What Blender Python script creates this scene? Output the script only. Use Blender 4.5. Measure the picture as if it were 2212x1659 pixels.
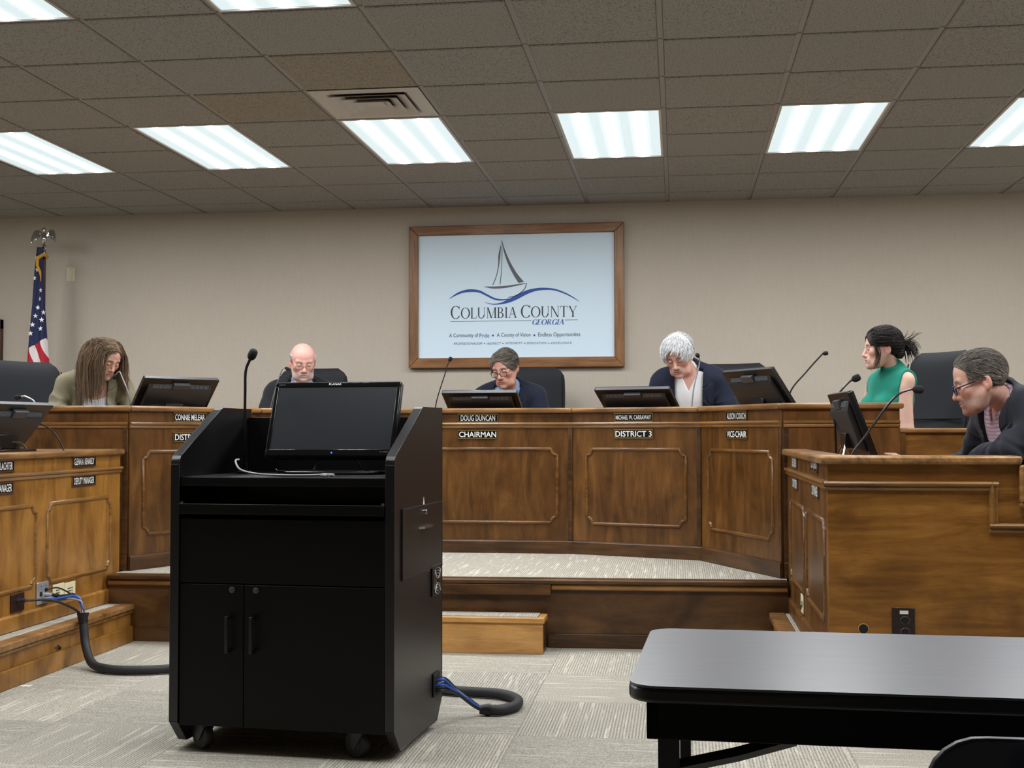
import bpy, math, random
import numpy as np
from mathutils import Matrix, Vector

random.seed(7)
for _o in list(bpy.data.objects):
    bpy.data.objects.remove(_o, do_unlink=True)
scene = bpy.context.scene
COL = scene.collection
PI = math.pi
R = math.radians

# ------------------------------------------------------------------ camera
CAM_H = 1.15
YAW, PITCH, ROLL = 0.13026, 0.03679, -0.00151
def cam_basis():
    cy, sy = math.cos(YAW), math.sin(YAW)
    fw = Vector((-sy * math.cos(PITCH), cy * math.cos(PITCH), math.sin(PITCH)))
    r = Vector((cy, sy, 0)); u = r.cross(fw)
    return (r * math.cos(ROLL) + u * math.sin(ROLL), u * math.cos(ROLL) - r * math.sin(ROLL), fw)
_r, _u, _f = cam_basis()
cam_data = bpy.data.cameras.new('camera')
cam = bpy.data.objects.new('camera', cam_data)
COL.objects.link(cam)
cam_data.sensor_width = 36.0
cam_data.lens = 36.0 * 2730.06 / 2212.0
cam_data.clip_start = 0.05
M = Matrix.Identity(4)
for i in range(3):
    M[i][0], M[i][1], M[i][2] = _r[i], _u[i], -_f[i]
M[0][3], M[1][3], M[2][3] = 0, 0, CAM_H
cam.matrix_world = M
scene.camera = cam

# ------------------------------------------------------------------ world, exposure
world = bpy.data.worlds.new('world'); scene.world = world
world.use_nodes = True
world.node_tree.nodes['Background'].inputs[0].default_value = (0.02, 0.02, 0.022, 1)
world.node_tree.nodes['Background'].inputs[1].default_value = 1.0
scene.view_settings.view_transform = 'Standard'
scene.view_settings.look = 'None'
scene.view_settings.gamma = 1.0
scene.view_settings.use_curve_mapping = False
scene.view_settings.exposure = 0.0
LAMP_LEVELS = [0.74, 0.84, 1.1, 2.0, 7.0, 114.0]       # fluorescent lens: gap between tubes ... straight below a tube

# ------------------------------------------------------------------ colour and material helpers
def lin(c):
    c = c / 255.0
    return c / 12.92 if c <= 0.04045 else ((c + 0.055) / 1.055) ** 2.4
def rgb(r, g, b): return (lin(r), lin(g), lin(b), 1.0)

MATS = {}
class NT:
    def __init__(s, name):
        s.m = bpy.data.materials.new(name); s.m.use_nodes = True
        s.t = s.m.node_tree; s.b = s.t.nodes['Principled BSDF']; s.out = s.t.nodes['Material Output']
        MATS[name] = s.m
    def n(s, kind, **kw):
        nd = s.t.nodes.new(kind)
        for k, v in kw.items(): setattr(nd, k, v)
        return nd
    def l(s, a, b): s.t.links.new(a, b)
    def set(s, **kw):
        for k, v in kw.items():
            s.b.inputs[k.replace('_', ' ')].default_value = v
    def coord(s, kind='Object', scale=(1, 1, 1), rand=0.0, rot=(0, 0, 0)):
        tc = s.n('ShaderNodeTexCoord'); mp = s.n('ShaderNodeMapping')
        mp.inputs['Scale'].default_value = scale; mp.inputs['Rotation'].default_value = rot
        s.l(tc.outputs[kind], mp.inputs['Vector'])
        if rand:
            oi = s.n('ShaderNodeObjectInfo'); mu = s.n('ShaderNodeMath', operation='MULTIPLY'); mu.inputs[1].default_value = rand
            s.l(oi.outputs['Random'], mu.inputs[0]); s.l(mu.outputs[0], mp.inputs['Location'])
        return mp.outputs['Vector']
    def noise(s, vec, scale, detail=4, rough=0.55, dist=0.0):
        nd = s.n('ShaderNodeTexNoise'); s.l(vec, nd.inputs['Vector'])
        nd.inputs['Scale'].default_value = scale; nd.inputs['Detail'].default_value = detail
        nd.inputs['Roughness'].default_value = rough; nd.inputs['Distortion'].default_value = dist
        return nd.outputs['Fac']
    def ramp(s, fac, stops, interp='LINEAR'):
        nd = s.n('ShaderNodeValToRGB'); nd.color_ramp.interpolation = interp
        el = nd.color_ramp.elements
        while len(el) < len(stops): el.new(0.5)
        for e, (p, c) in zip(el, stops): e.position = p; e.color = c
        s.l(fac, nd.inputs['Fac']); return nd.outputs['Color']
    def mix(s, a, b, fac=0.5, mode='MIX'):
        nd = s.n('ShaderNodeMix', data_type='RGBA', blend_type=mode)
        for val, ix in ((fac, 0), (a, 6), (b, 7)):
            if hasattr(val, 'links'): s.l(val, nd.inputs[ix])
            else: nd.inputs[ix].default_value = val
        return nd.outputs[2]
    def bump(s, h, strength=0.2, dist=0.01):
        nd = s.n('ShaderNodeBump'); nd.inputs['Strength'].default_value = strength; nd.inputs['Distance'].default_value = dist
        s.l(h, nd.inputs['Height']); s.l(nd.outputs['Normal'], s.b.inputs['Normal'])
    def color(s, sock): s.l(sock, s.b.inputs['Base Color'])

def plain(name, col, rough=0.5, metal=0.0, spec=0.5, bump=0.0, bscale=300, var=0.0):
    t = NT(name); t.set(Base_Color=col, Roughness=rough, Metallic=metal, Specular_IOR_Level=spec)
    if bump or var:
        v = t.coord(); f = t.noise(v, bscale, 3)
        if bump: t.bump(f, bump, 0.002)
        if var:
            f2 = t.noise(t.coord(), 9, 4)
            d = tuple(c * (1 - var) for c in col[:3]) + (1,); b = tuple(min(1, c * (1 + var)) for c in col[:3]) + (1,)
            t.color(t.ramp(f2, [(0.3, d), (0.7, b)]))
    return t.m

def wood(name, dark, mid, light, axis=2, rough=0.33, grain=1.0, blotch=1.0, stretch=9.0, freq=1.0):
    t = NT(name)
    sc = [stretch] * 3; sc[axis] = 1.0
    v = t.coord('Object', tuple(c * freq for c in sc), rand=37.0)
    g = t.noise(v, 1.6, 7, 0.6, 1.6)
    v2 = t.coord('Object', (1, 1, 1), rand=91.0)
    b = t.noise(v2, 3.2, 4, 0.55, 0.8)
    fine = t.noise(t.coord('Object', tuple(c * 6 for c in sc), rand=11.0), 4.0, 3, 0.6)
    gc = t.ramp(g, [(0.32, dark), (0.5, mid), (0.70, light)])
    dk = tuple(c * 0.55 for c in dark[:3]) + (1,)
    bl = t.ramp(b, [(0.30, (0.50, 0.46, 0.42, 1)), (0.55, (1, 1, 1, 1)), (0.78, (1.25, 1.22, 1.15, 1))])
    c = t.mix(mid, gc, 0.75 * grain)
    c = t.mix(c, bl, 0.85 * blotch, 'MULTIPLY')
    fl = t.ramp(fine, [(0.35, (0.8, 0.78, 0.75, 1)), (0.6, (1, 1, 1, 1))])
    c = t.mix(c, fl, 0.5, 'MULTIPLY')
    t.color(c); t.set(Roughness=rough, Specular_IOR_Level=0.45)
    t.bump(fine, 0.08, 0.002)
    return t.m

wood('stained_maple', rgb(62, 37, 13), rgb(98, 63, 26), rgb(126, 86, 42), axis=2, stretch=5)
wood('stained_maple_wide', rgb(98, 61, 20), rgb(136, 90, 36), rgb(164, 114, 54), axis=0, stretch=7)
wood('stained_maple_wing', rgb(114, 75, 29), rgb(154, 107, 48), rgb(180, 130, 64), axis=2, stretch=4)
wood('dark_maple', rgb(50, 31, 14), rgb(80, 52, 26), rgb(102, 69, 36), axis=0, stretch=8)
wood('moulding_maple', rgb(100, 67, 32), rgb(138, 98, 52), rgb(162, 120, 70), axis=0, rough=0.22, blotch=0.5)
wood('frame_maple', rgb(78, 50, 22), rgb(108, 72, 34), rgb(134, 94, 50), axis=0, rough=0.24, blotch=0.5)
wood('cap_maple', rgb(96, 66, 36), rgb(146, 106, 64), rgb(178, 136, 88), axis=0, rough=0.28, blotch=0.9)
wood('step_birch', rgb(158, 110, 58), rgb(192, 142, 80), rgb(212, 166, 104), axis=0, rough=0.35, blotch=0.5)
wood('sign_oak', rgb(100, 66, 36), rgb(142, 98, 58), rgb(166, 122, 78), axis=0, rough=0.35, blotch=0.4, stretch=14)
wood('sign_oak_upright', rgb(100, 66, 36), rgb(142, 98, 58), rgb(166, 122, 78), axis=2, rough=0.35, blotch=0.4, stretch=14)
wood('door_walnut', rgb(48, 26, 16), rgb(70, 40, 24), rgb(88, 54, 34), axis=2, rough=0.4)
wood('riser_maple', rgb(56, 35, 16), rgb(86, 57, 28), rgb(110, 76, 40), axis=0, stretch=3)

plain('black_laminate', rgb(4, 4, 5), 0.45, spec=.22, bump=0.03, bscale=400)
plain('black_laminate_lit', rgb(22, 18, 16), 0.36, bump=0.02, bscale=400)  # same black laminate, with the light on the right flank put into its colour
plain('black_edge', rgb(26, 26, 28), 0.28)
plain('black_plastic', rgb(14, 14, 15), 0.30)
plain('silver_plastic', rgb(128, 136, 142), 0.35)
plain('black_gloss', rgb(8, 8, 9), 0.12)
plain('dark_plastic', rgb(34, 34, 36), 0.45)
plain('grey_plastic', rgb(62, 64, 68), 0.4)
plain('screen_off', rgb(34, 36, 40), 0.24, spec=0.6)
plain('blue_screen_edge', rgb(20, 60, 150), 0.3)
plain('vent_grey', rgb(88, 92, 98), 0.4)
plain('rubber', rgb(28, 28, 29), 0.6)
plain('steel', rgb(190, 190, 192), 0.22, metal=1.0)
plain('chrome', rgb(214, 214, 216), 0.1, metal=1.0)
plain('mic_stem', rgb(52, 52, 54), 0.3, metal=0.7)
plain('mic_stem_grey', rgb(150, 150, 152), 0.3, metal=0.8)
plain('mic_foam', rgb(14, 14, 15), 0.85, bump=0.5, bscale=700)
plain('brass', rgb(196, 170, 110), 0.3, metal=1.0)
plain('gold_cloth', rgb(190, 140, 40), 0.7)
plain('plate_black', rgb(14, 13, 14), 0.25)
plain('plate_white', rgb(236, 236, 232), 0.5)
plain('wall_plate_cream', rgb(206, 198, 172), 0.4)
plain('outlet_cream', rgb(232, 222, 184), 0.4)
plain('outlet_steel', rgb(186, 190, 196), 0.35, metal=0.6)
plain('outlet_brown', rgb(40, 22, 18), 0.35)
plain('slot_black', rgb(6, 6, 6), 0.6)
plain('cable_black', rgb(18, 18, 20), 0.45)
plain('cable_blue', rgb(40, 84, 170), 0.4)
plain('cable_grey', rgb(150, 150, 156), 0.45)
plain('sleeve', rgb(30, 31, 34), 0.6, bump=0.6, bscale=260)
plain('diffuser_metal', rgb(196, 190, 182), 0.45)
plain('grid_white', rgb(150, 145, 138), 0.5)
plain('sign_white', rgb(216, 236, 250), 0.55)
plain('print_dark', rgb(44, 48, 60), 0.6)
plain('print_grey', rgb(96, 100, 104), 0.6)
plain('print_blue', rgb(36, 80, 160), 0.6)
plain('print_navy', rgb(40, 56, 110), 0.6)
plain('chair_fabric', rgb(26, 28, 33), 0.8, bump=0.25, bscale=500)
plain('navy_vinyl', rgb(10, 18, 40), 0.35)
plain('flag_blue', rgb(24, 30, 72), 0.75, bump=0.2, bscale=300)
plain('flag_red', rgb(170, 20, 44), 0.75, bump=0.2, bscale=300)
plain('flag_white', rgb(214, 206, 204), 0.75, bump=0.2, bscale=300)
plain('paper', rgb(225, 220, 210), 0.7)
plain('glow_blue', rgb(40, 60, 255), 0.4)
MATS['glow_blue'].node_tree.nodes['Principled BSDF'].inputs['Emission Color'].default_value = (0.05, 0.1, 1, 1)
MATS['glow_blue'].node_tree.nodes['Principled BSDF'].inputs['Emission Strength'].default_value = 3.0

def mat_table():
    t = NT('table_laminate')
    v = t.coord('Object', (2.5, 60, 1)); f = t.noise(v, 2.0, 5, 0.6)
    t.color(t.ramp(f, [(0.35, rgb(46, 56, 72)), (0.65, rgb(66, 78, 97))]))  # dark laminate grain, lifted and blued with the reflected lamp light painted in
    t.set(Roughness=0.36, Specular_IOR_Level=0.95, Coat_Weight=0.6, Coat_Roughness=0.28)
    v2 = t.coord('Object', (1, 1, 1)); t.bump(t.noise(v2, 500, 2), 0.04, 0.001)
mat_table()

def mat_wall():
    t = NT('wall_vinyl')
    a = t.noise(t.coord('Object', (60, 60, 4)), 3, 3); b = t.noise(t.coord('Object', (4, 4, 60)), 3, 3)
    c = t.noise(t.coord('Object', (1, 1, 1)), 1.3, 3)
    w = t.mix(a, b, 0.5)
    col = t.ramp(w, [(0.3, rgb(185, 175, 161)), (0.7, rgb(195, 185, 171))])
    t.color(t.mix(col, t.ramp(c, [(0.3, (0.94, 0.94, 0.94, 1)), (0.7, (1, 1, 1, 1))]), 0.6, 'MULTIPLY'))
    t.set(Roughness=0.7, Specular_IOR_Level=0.3); t.bump(w, 0.06, 0.002)
mat_wall()

def mat_ceiling():
    t = NT('ceiling_tile_fibre')
    v = t.coord('Object', (1, 1, 1), rand=50.0)
    f = t.noise(v, 130, 3, 0.6); g = t.noise(v, 260, 2)
    c = t.ramp(f, [(0.36, rgb(118, 115, 110)), (0.47, rgb(162, 159, 154)), (1.0, rgb(170, 167, 162))])
    t.color(t.mix(c, t.ramp(g, [(0.4, (0.86, 0.86, 0.86, 1)), (0.6, (1, 1, 1, 1))]), 0.7, 'MULTIPLY'))
    t.set(Roughness=0.9, Specular_IOR_Level=0.1); t.bump(f, 0.5, 0.004)
    # tile beside the air diffuser: a brown draught stain with a shape of its own
    t = NT('ceiling_tile_stained')
    v = t.coord('Object', (1, 1, 1), rand=50.0)
    f = t.noise(v, 130, 3, 0.6)
    c = t.ramp(f, [(0.36, rgb(116, 108, 97)), (0.47, rgb(156, 148, 136)), (1.0, rgb(164, 156, 144))])
    t.color(c); t.set(Roughness=0.9, Specular_IOR_Level=0.1); t.bump(f, 0.5, 0.004)
mat_ceiling()

def mat_carpet():
    t = NT('carpet')
    v = t.coord('Object', (1, 1, 1), rand=23.0)
    w = t.n('ShaderNodeTexWave', wave_type='BANDS', bands_direction='X'); t.l(t.coord('Object'), w.inputs['Vector'])
    w.inputs['Scale'].default_value = 26; w.inputs['Distortion'].default_value = 1.2; w.inputs['Detail'].default_value = 2; w.inputs['Detail Scale'].default_value = 6
    sp = t.noise(v, 210, 3, 0.7)
    st = t.noise(t.coord('Object', (34, 1.6, 1), rand=23.0), 1.6, 4, 0.65)
    bl = t.noise(v, 2.4, 3)
    base = t.ramp(w.outputs['Fac'], [(0.15, rgb(124, 120, 110)), (0.55, rgb(176, 171, 158)), (0.9, rgb(202, 198, 186))])
    sc = t.ramp(sp, [(0.34, rgb(74, 71, 64)), (0.55, rgb(176, 171, 159)), (0.72, rgb(236, 232, 220))])
    c = t.mix(base, sc, 0.55)
    streak = t.ramp(st, [(0.55, (0, 0, 0, 1)), (0.68, (1, 1, 1, 1))])
    c = t.mix(c, rgb(226, 221, 208), t.mix((0, 0, 0, 1), streak, 0.55))
    oi = t.n('ShaderNodeObjectInfo')
    tone = t.ramp(oi.outputs['Random'], [(0.0, (0.86, 0.86, 0.86, 1)), (1.0, (1.08, 1.07, 1.05, 1))])
    t.color(t.mix(c, tone, 1.0, 'MULTIPLY'))
    t.set(Roughness=0.95, Specular_IOR_Level=0.05); t.bump(sp, 0.6, 0.006)
mat_carpet()

def mat_lamp():
    # constant strips across the lens: dim between the tubes, brilliant over a tube
    for k, e in enumerate(LAMP_LEVELS):
        t = NT('lamp_strip_%d' % k)
        t.set(Base_Color=rgb(190, 204, 210), Roughness=0.5)
        t.b.inputs['Emission Color'].default_value = (0.80, 0.95, 1.0, 1) if k < 3 else (0.965, 0.982, 1.0, 1)
        t.b.inputs['Emission Strength'].default_value = e
mat_lamp()

# ------------------------------------------------------------------ mesh helpers
class MB:
    def __init__(s): s.v = []; s.f = []; s.mi = []
    def add(s, vs, fs, M=None, mi=0):
        o = len(s.v)
        if M is not None: vs = [M @ Vector(p) for p in vs]
        s.v += [tuple(p) for p in vs]; s.f += [tuple(i + o for i in f) for f in fs]; s.mi += [mi] * len(fs)
        return s
    def box(s, x0, x1, y0, y1, z0, z1, M=None, mi=0):
        vs = [(x, y, z) for z in (z0, z1) for y in (y0, y1) for x in (x0, x1)]
        return s.add(vs, [(0, 2, 3, 1), (4, 5, 7, 6), (0, 1, 5, 4), (2, 6, 7, 3), (0, 4, 6, 2), (1, 3, 7, 5)], M, mi)
    def prism(s, poly, a, b, plane='xy', M=None, mi=0):
        n = len(poly)
        def P(p, h):
            return {'xy': (p[0], p[1], h), 'xz': (p[0], h, p[1]), 'yz': (h, p[0], p[1])}[plane]
        area = sum(poly[i][0] * poly[(i + 1) % n][1] - poly[(i + 1) % n][0] * poly[i][1] for i in range(n))
        if plane == 'xz': area = -area
        if area < 0: poly = poly[::-1]
        if a > b: a, b = b, a
        vs = [P(p, a) for p in poly] + [P(p, b) for p in poly]
        fs = [tuple(range(n - 1, -1, -1)), tuple(range(n, 2 * n))] + [(i, (i + 1) % n, n + (i + 1) % n, n + i) for i in range(n)]
        return s.add(vs, fs, M, mi)
    def tube(s, path, r, n=8, closed=False, cap=True, M=None, mi=0, flat=1.0):
        P = [Vector(p) for p in path]; k = len(P)
        rr = r if isinstance(r, (list, tuple)) else [r] * k
        T = []
        for i in range(k):
            a = P[(i - 1) % k] if (closed or i > 0) else P[i]; b = P[(i + 1) % k] if (closed or i < k - 1) else P[i]
            t = (b - a); T.append(t.normalized() if t.length > 1e-9 else Vector((0, 0, 1)))
        up = Vector((0, 0, 1)) if abs(T[0].z) < 0.9 else Vector((1, 0, 0))
        N = (up - T[0] * up.dot(T[0])).normalized(); vs = []
        for i in range(k):
            N = (N - T[i] * N.dot(T[i])); N = N.normalized() if N.length > 1e-6 else T[i].orthogonal().normalized()
            B = T[i].cross(N)
            for j in range(n):
                a = 2 * PI * j / n
                vs.append(P[i] + (N * math.cos(a) * flat + B * math.sin(a)) * rr[i])
        fs = []
        for i in range(k if closed else k - 1):
            i2 = (i + 1) % k
            for j in range(n):
                j2 = (j + 1) % n; fs.append((i * n + j, i * n + j2, i2 * n + j2, i2 * n + j))
        if cap and not closed:
            fs.append(tuple(range(n - 1, -1, -1))); fs.append(tuple((k - 1) * n + j for j in range(n)))
        return s.add(vs, fs, M, mi)
    def lathe(s, prof, n=24, M=None, mi=0):
        vs = []; fs = []; k = len(prof)
        for r, z in prof:
            for j in range(n):
                a = 2 * PI * j / n; vs.append((r * math.cos(a), r * math.sin(a), z))
        for i in range(k - 1):
            for j in range(n):
                j2 = (j + 1) % n; fs.append((i * n + j, i * n + j2, (i + 1) * n + j2, (i + 1) * n + j))
        fs.append(tuple(range(n - 1, -1, -1))); fs.append(tuple((k - 1) * n + j for j in range(n)))
        return s.add(vs, fs, M, mi)
    def grid(s, fn, nu, nv, M=None, mif=None, closeu=False):
        vs = [fn(i / nu, j / nv) for j in range(nv + 1) for i in range(nu + 1)]
        o = len(s.v)
        if M is not None: vs = [M @ Vector(p) for p in vs]
        s.v += [tuple(p) for p in vs]
        for j in range(nv):
            for i in range(nu):
                a = j * (nu + 1) + i
                s.f.append((o + a, o + a + 1, o + a + nu + 2, o + a + nu + 1)); s.mi.append(mif((i + .5) / nu, (j + .5) / nv) if mif else 0)
        return s
    def ball(s, c, r, n=16, m=10, M=None):
        rx, ry, rz = r if isinstance(r, (tuple, list)) else (r, r, r)
        vs = [(c[0], c[1], c[2] - rz)]
        for i in range(1, m):
            a = -PI / 2 + PI * i / m
            for j in range(n):
                b = 2 * PI * j / n; vs.append((c[0] + rx * math.cos(a) * math.cos(b), c[1] + ry * math.cos(a) * math.sin(b), c[2] + rz * math.sin(a)))
        vs.append((c[0], c[1], c[2] + rz)); L = len(vs) - 1; fs = []
        for j in range(n):
            j2 = (j + 1) % n
            fs.append((0, 1 + j2, 1 + j)); fs.append((L, L - n + j, L - n + j2))
            for i in range(m - 2): fs.append((1 + i * n + j, 1 + i * n + j2, 1 + (i + 1) * n + j2, 1 + (i + 1) * n + j))
        return s.add(vs, fs, M)
    def mesh(s, name, mats=(), smooth=True, angle=38):
        me = bpy.data.meshes.new(name); me.from_pydata(s.v, [], s.f)
        for m in (mats if isinstance(mats, (list, tuple)) else [mats]): me.materials.append(MATS[m] if isinstance(m, str) else m)
        if any(s.mi): me.polygons.foreach_set('material_index', s.mi)
        if smooth:
            me.polygons.foreach_set('use_smooth', [True] * len(me.polygons)); me.set_sharp_from_angle(angle=R(angle))
        me.update(); return me
    def build(s, name, mats, parent=None, M=None, bevel=0.0, seg=2, smooth=True, angle=38):
        return link(name, s.mesh(name, mats, smooth, angle), parent, M, bevel, seg)

def link(name, data, parent=None, M=None, bevel=0.0, seg=2):
    o = bpy.data.objects.new(name, data); COL.objects.link(o)
    if parent is not None: o.parent = parent
    if M is not None: o.matrix_local = M
    if bevel:
        b = o.modifiers.new('bevel', 'BEVEL'); b.width = bevel; b.segments = seg; b.limit_method = 'ANGLE'; b.angle_limit = R(40); b.harden_normals = False
    return o
def tag(o, label, cat, group=None):
    o['label'] = label; o['category'] = cat
    if group: o['group'] = group
    return o
def struct(o):
    o['kind'] = 'structure'; return o
def thing(name, label, cat, loc=(0, 0, 0), rz=0.0, group=None):
    o = bpy.data.objects.new(name, None); COL.objects.link(o); o.empty_display_size = 0.05
    o.matrix_local = Matrix.Translation(loc) @ Matrix.Rotation(rz, 4, 'Z')
    return tag(o, label, cat, group)
def copy_tree(o, parent=None):
    c = o.copy(); COL.objects.link(c); c.parent = parent
    for ch in list(o.children): copy_tree(ch, c)
    return c
T_ = Matrix.Translation
def RZ(a): return Matrix.Rotation(a, 4, 'Z')
def RX(a): return Matrix.Rotation(a, 4, 'X')
def RY(a): return Matrix.Rotation(a, 4, 'Y')
def catmull(pts, n=8):
    P = [Vector(p) for p in pts]; out = []
    for i in range(len(P) - 1):
        p0 = P[max(i - 1, 0)]; p1 = P[i]; p2 = P[i + 1]; p3 = P[min(i + 2, len(P) - 1)]
        for k in range(n):
            t = k / n
            out.append(0.5 * ((2 * p1) + (p2 - p0) * t + (2 * p0 - 5 * p1 + 4 * p2 - p3) * t * t + (3 * p1 - p0 - 3 * p2 + p3) * t ** 3))
    out.append(P[-1]); return out
def rrect(w, h, r, n=5, cx=0, cy=0):
    out = []
    for sx, sy, a0 in ((1, 1, 0), (-1, 1, 90), (-1, -1, 180), (1, -1, 270)):
        for k in range(n + 1):
            a = R(a0 + 90 * k / n); out.append((cx + sx * (w / 2 - r) + r * math.cos(a), cy + sy * (h / 2 - r) + r * math.sin(a)))
    return out

# ------------------------------------------------------------------ lettering
def text_mesh(txt, w=None, h=None, mat='plate_white', depth=0.0008, shear=0.0, bold=0.0, space=1.0):
    cu = bpy.data.curves.new('lettering', 'FONT'); cu.body = txt; cu.extrude = 0.0; cu.shear = shear; cu.offset = bold
    cu.space_character = space; cu.resolution_u = 3
    ob = bpy.data.objects.new('lettering', cu); COL.objects.link(ob)
    bpy.context.view_layer.update()
    dg = bpy.context.evaluated_depsgraph_get()
    me = bpy.data.meshes.new_from_object(ob.evaluated_get(dg))
    bpy.data.objects.remove(ob, do_unlink=True)
    co = np.empty(len(me.vertices) * 3, np.float32); me.vertices.foreach_get('co', co); co = co.reshape(-1, 3)
    lo, hi = co.min(0), co.max(0)
    sx = w / (hi[0] - lo[0]) if w else None; sy = h / (hi[1] - lo[1]) if h else None
    sx = sx or sy; sy = sy or sx
    co[:, 0] = (co[:, 0] - (lo[0] + hi[0]) / 2) * sx; co[:, 1] = (co[:, 1] - (lo[1] + hi[1]) / 2) * sy; co[:, 2] = 0
    # stand upright, facing local -y
    out = np.stack([co[:, 0], co[:, 2], co[:, 1]], 1).astype(np.float32)
    me.vertices.foreach_set('co', out.ravel())
    me.materials.clear(); me.materials.append(MATS[mat]); me.update()
    return me
# ================================================================== ROOM
CEIL = 2.898; WALL_Y = 9.67; XL, XR, YB = -6.6, 4.15, -4.2
TT = 0.6096; GX, GY = -0.0664, 4.4073        # ceiling grid module and origin
struct(MB().box(XL - .1, XR + .1, YB - .1, WALL_Y + .1, -0.12, -0.006).build('floor', 'carpet', smooth=False))
FLOOR = bpy.data.objects['floor']
struct(MB().box(XL - .1, XR + .1, WALL_Y, WALL_Y + 0.12, -0.006, CEIL + .1).build('wall_back', 'wall_vinyl', smooth=False))
struct(MB().box(XL - .12, XL, YB, WALL_Y, -0.006, CEIL + .1).build('wall_left', 'wall_vinyl', smooth=False))
struct(MB().box(XR, XR + .12, YB, WALL_Y, -0.006, CEIL + .1).build('wall_right', 'wall_vinyl', smooth=False))
struct(MB().box(XL - .1, XR + .1, YB - .12, YB, -0.006, CEIL + .1).build('wall_front', 'wall_vinyl', smooth=False))
struct(MB().box(XL - .1, XR + .1, YB - .1, WALL_Y + .1, CEIL + .03, CEIL + .12).build('ceiling', 'grid_white', smooth=False))
CEILING = bpy.data.objects['ceiling']
bb = struct(MB().box(XL, XR, WALL_Y - .012, WALL_Y, 0, .10).build('baseboard_back', 'dark_maple', bevel=.004))

# carpet tiles, quarter turned
CT = 0.61
tile = MB().box(-CT/2 + .0004, CT/2 - .0004, -CT/2 + .0004, CT/2 - .0004, -.006, 0).mesh('carpet_tile', 'carpet', smooth=False)
for i in range(-7, 5):
    for j in range(2, 12):
        x, y = -.31 + i * CT, .2 + j * CT
        if y > 7.0 or x < -3.6 or x > 2.8: continue
        o = link('carpet_tile', tile, FLOOR, T_((x, y, 0)) @ RZ(PI / 2 * ((i + j) % 2)))

# ceiling: grid of tees, tegular tiles hanging a little below them
LIGHT_COLS = [c for c in range(-9, 7, 2)]
LIGHT_ROWS = [-1, 4]
light_cells = set((c, r + k) for c in LIGHT_COLS for r in LIGHT_ROWS for k in (0, 1))
diff_cell = (-3, 3)
tee = MB().box(-.0125, .0125, YB, WALL_Y, CEIL + .002, CEIL + .03).mesh('grid_runner', 'grid_white', smooth=False)
c = -10
while GX + c * TT < XR:
    link('grid_runner', tee, CEILING, T_((GX + c * TT, 0, 0))); c += 1
tee2 = MB().box(XL, XR, -.0125, .0125, CEIL + .002, CEIL + .03).mesh('cross_tee', 'grid_white', smooth=False)
r = -14
while GY + r * TT < WALL_Y:
    if GY + r * TT > YB: link('cross_tee', tee2, CEILING, T_((0, GY + r * TT, 0)))
    r += 1
def tile_mesh(wx, wy, mat='ceiling_tile_fibre'):
    m = MB(); hx, hy = wx / 2 - .014, wy / 2 - .014
    bx, by = hx - .004, hy - .004
    z0, z1, z2 = CEIL - .006, CEIL - .002, CEIL + .02
    vs = [(-hx, -hy, z2), (hx, -hy, z2), (hx, hy, z2), (-hx, hy, z2), (-hx, -hy, z1), (hx, -hy, z1), (hx, hy, z1), (-hx, hy, z1), (-bx, -by, z0), (bx, -by, z0), (bx, by, z0), (-bx, by, z0)]
    fs = [(8, 11, 10, 9)]
    for a in range(4):
        b = (a + 1) % 4; fs += [(a, b, 4 + b, 4 + a), (4 + a, 4 + b, 8 + b, 8 + a)]
    m.add(vs, fs); return m.mesh('ceiling_tile', mat, smooth=False)
tm = tile_mesh(TT, TT); tms = tile_mesh(TT, TT, 'ceiling_tile_stained'); last_h = WALL_Y - (GY + 8 * TT); tml = tile_mesh(TT, last_h)
far = MB()
for cc in range(-11, 8):
    for rr in range(-15, 9):
        x0, y0 = GX + cc * TT, GY + rr * TT
        if (cc, rr) in light_cells or (cc, rr) == diff_cell or x0 > XR or x0 + TT < XL or y0 + TT < YB: continue
        hy = TT if rr < 8 else last_h
        if -9 <= cc <= 5 and rr >= -2:
            o = link('ceiling_tile', tms if (cc, rr) in ((-3, 2), (-4, 3)) else (tm if rr < 8 else tml), CEILING, T_((x0 + TT / 2, y0 + hy / 2, 0)))
        else:
            far.box(max(XL, x0 + .014), min(XR, x0 + TT - .014), max(YB, y0 + .014), y0 + hy - .014, CEIL - .006, CEIL + .02)
o = far.build('ceiling_tile_field', 'ceiling_tile_fibre', CEILING, smooth=False); o['kind'] = 'stuff'
# wall angle along the back wall
struct(MB().box(XL, XR, WALL_Y - .022, WALL_Y, CEIL - .004, CEIL + .002).build('trim_1', 'grid_white', smooth=False))

# fluorescent troffers, two feet by four
lens_b = MB(); edges = [-.278]
hw = [.011, .019, .028, .039, .056]
for x0 in (-.165, 0.0, .165): edges += [x0 - h for h in hw[::-1]] + [x0 + h for h in hw]
edges.append(.278); levels = [0] + [1, 2, 3, 4, 5, 4, 3, 2, 1, 0] * 3
for k in range(len(edges) - 1):
    a, b = edges[k], edges[k + 1]
    lens_b.add([(a, -.582, 0), (b, -.582, 0), (b, .582, 0), (a, .582, 0)], [(0, 3, 2, 1)], mi=levels[k])
lens = lens_b.mesh('diffuser', ['lamp_strip_%d' % k for k in range(6)], smooth=False)
fr = MB()
for a, b, c_, d in ((-.292, -.278, -.597, .597), (.278, .292, -.597, .597), (-.278, .278, -.597, -.582), (-.278, .278, .582, .597)):
    fr.box(a, b, c_, d, -.006, .02)
frm = fr.mesh('frame', 'diffuser_metal', smooth=False)
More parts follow.
